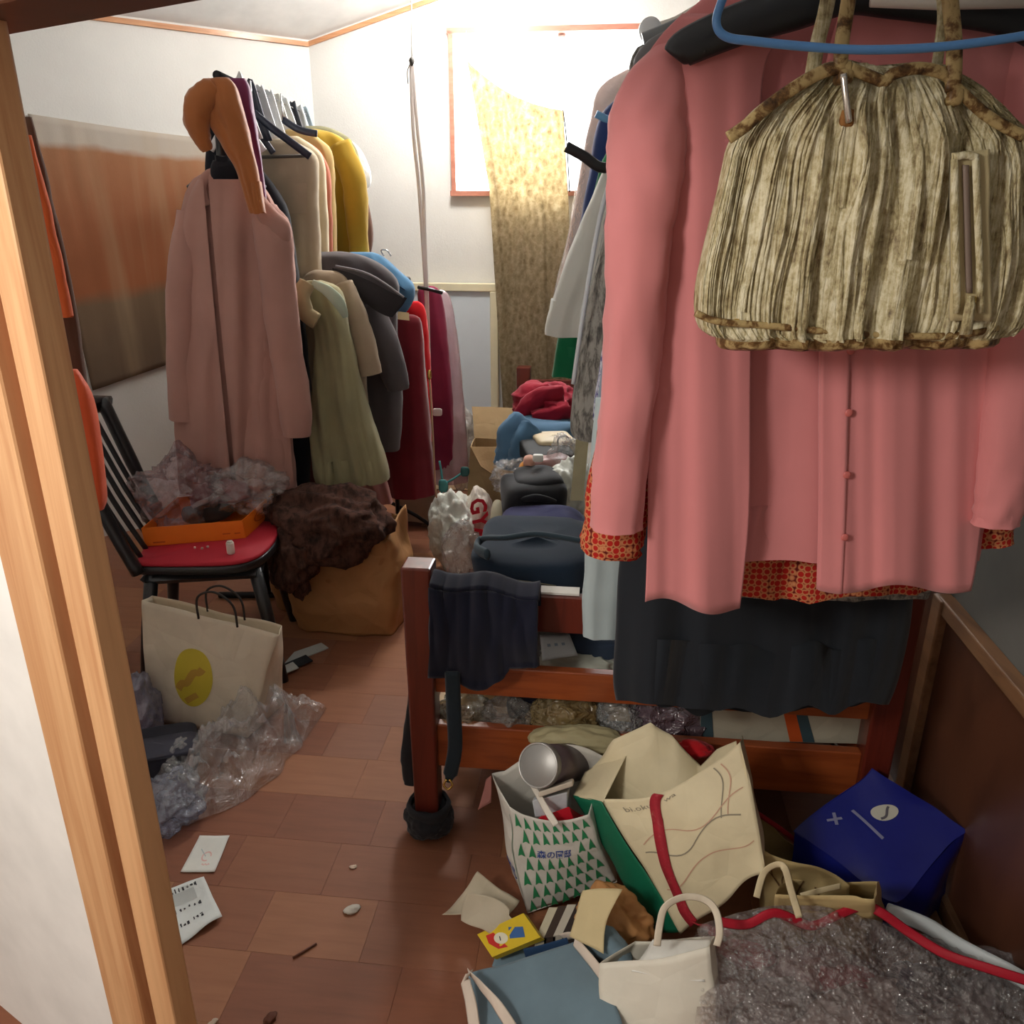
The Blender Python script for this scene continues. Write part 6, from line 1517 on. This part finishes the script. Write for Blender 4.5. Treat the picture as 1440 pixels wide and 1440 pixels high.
# denim-blue cloth bag with white tapes
DB = fabric('slate_denim_cloth', S(116, 138, 150), .9, .22, 300, .3, 6)
def dbag(u, v):
    lo = [at(672, 1470, 1.04), at(868, 1450, 1.0)]; hi = [at(656, 1366, 1.18), at(828, 1312, 1.2)]
    p = lo[0].lerp(lo[1], u).lerp(hi[0].lerp(hi[1], u), v)
    return p + Vector((0, -.0, .02)) * math.sin(math.pi * u) * math.sin(math.pi * v) + ndisp(p, .02, 6, 41)
db = thing('denim_bag', 'slate blue cloth bag with white tapes at the front', 'bag', Vector((at(760, 1400, 1.1).x, 1.1, 0)))
build('front', MB().grid(dbag, 34, 30), DB, db, solid=.004)
def dbag_back(u, v):
    a = dbag(u, 1); b_ = at(700 + 165 * u, 1360 - 36 * u, 1.30); b_.z = max(.02, b_.z - .05)
    m_ = a.lerp(b_, v); m_.z -= .05 * math.sin(math.pi * v); return m_ + ndisp(m_, .006, 9, 42) * math.sin(math.pi * v)
build('back', MB().grid(dbag_back, 30, 14), DB, db, solid=.004)
build('right_fold', limb_mesh([(*at(820, 1318, 1.2), .02), (*at(848, 1326, 1.18), .035), (*at(872, 1348, 1.14), .03), (*at(880, 1372, 1.1), .02)], wrink=.008), DB, db)
build('side', MB().grid(lambda u, v: (lambda p: Vector((p.x, p.y, max(.003, p.z * v))))(dbag(u, 0)), 30, 6), DB, db)
WT = fabric('white_cotton_tape', S(222, 206, 190))
strap(db, [at(660, 1368, 1.16), at(655, 1380, 1.13), at(662, 1410, 1.09), at(668, 1450, 1.05)], .011, WT, 'tape', .15)
strap(db, [at(660, 1368, 1.16), at(674, 1384, 1.12), at(698, 1412, 1.07), at(722, 1448, 1.03)], .011, WT, 'tape', .15)
strap(db, [at(792, 1318, 1.225), at(806, 1316, 1.2), at(814, 1330, 1.17), at(832, 1352, 1.13), at(850, 1376, 1.09)], .011, WT, 'tape', .15)
strap(db, [at(738, 1342, 1.2), at(765, 1336, 1.2), at(800, 1326, 1.2)], .012, fabric('ink_blue_tape', S(34, 60, 92)), 'blue_tape', .15)

# white paper bag with a loop handle
WB = paper('white_glossy_paper', S(228, 222, 206), .5)
a4 = [Vector((at(838, 1440, .98).x, .96, .002)), Vector((at(1000, 1440, .98).x + .02, .95, .002)), Vector((at(1000, 1440, .98).x + .04, 1.1, .002)), Vector((at(860, 1440, .98).x, 1.12, .002))]
b4_ = [at(846, 1356, 1.08), at(1000, 1332, 1.05), at(1002, 1320, 1.12), at(892, 1326, 1.14)]
wb2 = thing('white_paper_bag', 'white paper bag with a loop handle at the front', 'bag', sum(a4, Vector()) / 4)
mb, fns = bag_body(a4, b4_, .006, 9, 33, 22, bulge=.012)
build('body', weld(mb), WB, wb2, solid=.0014)
build('raised_flap', MB().grid(patch(at(890, 1366, 1.06), at(990, 1380, 1.03), at(998, 1324, 1.1), at(916, 1320, 1.12), .004, 9, 33, .01), 14, 14), paper('bright_white_paper', S(236, 234, 226), .5), wb2, solid=.0014)
build('yellow_base', decal(fns[0], [dec_rect(.35, .02, .98, .4, 8)], .002), plain('pale_yellow_print', S(220, 212, 150), .6), wb2)
strap(wb2, [at(924, 1330, 1.06), at(928, 1300, 1.07), at(936, 1275, 1.08), at(960, 1262, 1.09), at(988, 1264, 1.09), at(1006, 1280, 1.08), at(1012, 1310, 1.06), at(1008, 1330, 1.05)], .0065, paper('white_tape', S(230, 218, 196)))

# great heap of clear wrap with red edged things inside
WRAP = film('bubble_film', S(250, 246, 246), .88, .35, 34, .07, .8)
hc_ = at(1250, 1440, 1.02); hc_.z = .13
hp4 = thing('bubble_wrap', 'great heap of clear bubble wrap in the front right corner', 'bubble wrap', Vector((hc_.x, 1.0, 0)))
def wrapfn(u, v):
    xs = 985 + 500 * u
    top = 1300 - 28 * math.sin(min(1, u * 1.9) * math.pi) * (u < .55) + (90 * max(0, u - .5) * 1.2)
    y = top + (1560 - top) * (1 - v)
    Y = .82 + .33 * v
    p = at(xs, y, Y); p.z = max(p.z, .004)
    r_ = (.2 - abs(nz(p.x * 11, p.y * 11, p.z * 11))) * .03 + (.2 - abs(nz(p.x * 34, p.y * 34, p.z * 34 + 4))) * .012 + .007 * nz(p.x * 70, p.y * 70, p.z * 70)
    return p + Vector((0, -.6, .8)) * r_
build('wrap', MB().grid(wrapfn, 150, 110), WRAP, hp4)
def wrap2(u, v):
    p = wrapfn(u, v); q_ = ndisp(p, .02, 9, 8); return p + Vector((q_.x, q_.y + .012, q_.z * .8 - .02))
build('inner_layer', MB().grid(wrap2, 110, 80), film('bubble_inner_film', S(240, 234, 232), .87, .35, 26, .12, .8), hp4)
def backw(u, v):
    a = wrapfn(u, 1); b_ = Vector((a.x * 1.02, a.y + .12, .01)); m_ = a.lerp(b_, v); return m_ + ndisp(m_, .015, 9, 3) * v
build('back_layer', MB().grid(backw, 80, 24), film('bubble_inner_film', S(240, 234, 232), .87, .35, 26, .12, .8), hp4)
RE = plain('crimson_film_edge', S(178, 28, 48), .35, .5)
edge = [at(1010, 1296, 1.12), at(1050, 1300, 1.12), at(1090, 1284, 1.13), at(1140, 1302, 1.13), at(1180, 1286, 1.14), at(1215, 1274, 1.15), at(1240, 1284, 1.14), at(1280, 1312, 1.12), at(1330, 1342, 1.09), at(1390, 1362, 1.06), at(1460, 1384, 1.03)]
build('red_hem', MB().tube(smooth(edge, 8), .009, 8, .22, up=Vector((0, -1, .4))), RE, hp4)
bub = MB(); rb_ = random.Random(5)
for k in range(1900):
    u, v = rb_.random(), rb_.random() * .98
    p = wrapfn(u, v); px_, py_ = proj(p)
    if py_ > 1470 or px_ > 1470: continue
    n_v = fn_normal(wrapfn, u, v); t1 = n_v.orthogonal().normalized(); t2 = n_v.cross(t1); r_ = rb_.uniform(.0025, .005)
    b0 = len(bub.v)
    for rr, hh in ((1, 0), (.72, .55), (.3, .8)):
        bub.v += [p + (t1 * math.cos(a) + t2 * math.sin(a)) * r_ * rr + n_v * r_ * hh for a in [math.pi * i / 4 for i in range(8)]]
    for q_ in range(2):
        for i in range(8): bub.f.append((b0 + q_ * 8 + i, b0 + q_ * 8 + (i + 1) % 8, b0 + q_ * 8 + 8 + (i + 1) % 8, b0 + q_ * 8 + 8 + i))
    bub.f.append(tuple(b0 + 16 + i for i in range(8)))
tag(build('bubbles', bub, film('bubble_dome_film', (1, 1, 1, 1), .94, .3, 5, .03, .05), hp4), kind='stuff')
for k, (x, y, Y, sz, sd) in enumerate(((1050, 1330, 1.08, (.1, .05, .035), 3), (1190, 1370, 1.04, (.13, .06, .06), 5))):
    single('red_cloth', crumple_mesh(at(x, y + 12, Y + .06), sz, R(-15), seed=sd, amp=.35, sc=4, sub=4), fabric('deep_red_cloth', S(160, 30, 50)), ('deep red cloth at the left inside the clear wrap', 'deep red cloth in the middle of the clear wrap')[k], 'cloth')
for k, (x, y, Y, sz, c, lb) in enumerate(((1150, 1345, 1.06, (.2, .08, .07), S(150, 110, 110), 'mauve bundle inside the clear wrap'), (1290, 1370, 1.02, (.16, .08, .08), S(70, 66, 76), 'dark bundle at the right inside the clear wrap'), (1200, 1410, .98, (.3, .1, .1), S(190, 180, 176), 'pale grey bundle low inside the clear wrap'), (1090, 1400, 1.0, (.2, .1, .1), S(140, 130, 130), 'mauve-grey bundle low left inside the clear wrap'), (1360, 1410, .98, (.2, .1, .1), S(120, 112, 112), 'grey bundle at the right edge inside the clear wrap'))):
    single('wrapped_bundle', crumple_mesh(at(x, y + 22, Y + .07), sz, R(10 * k), seed=70 + k, amp=.3, sc=4, sub=4), fabric('bundle_cloth_%d' % k, c), lb, 'bundle', 'bundles inside the clear wrap')
ws = [at(1246, 1280, 1.2), at(1300, 1300, 1.18), at(1345, 1328, 1.15), at(1410, 1362, 1.1), at(1470, 1396, 1.06)]
single('white_strip', MB().tube(smooth(ws, 5), .016, 8, .35, up=Vector((0, -1, .2))), plain('white_slat_paint', S(206, 214, 216), .5), 'white plastic strip along the back of the clear wrap', 'strip')
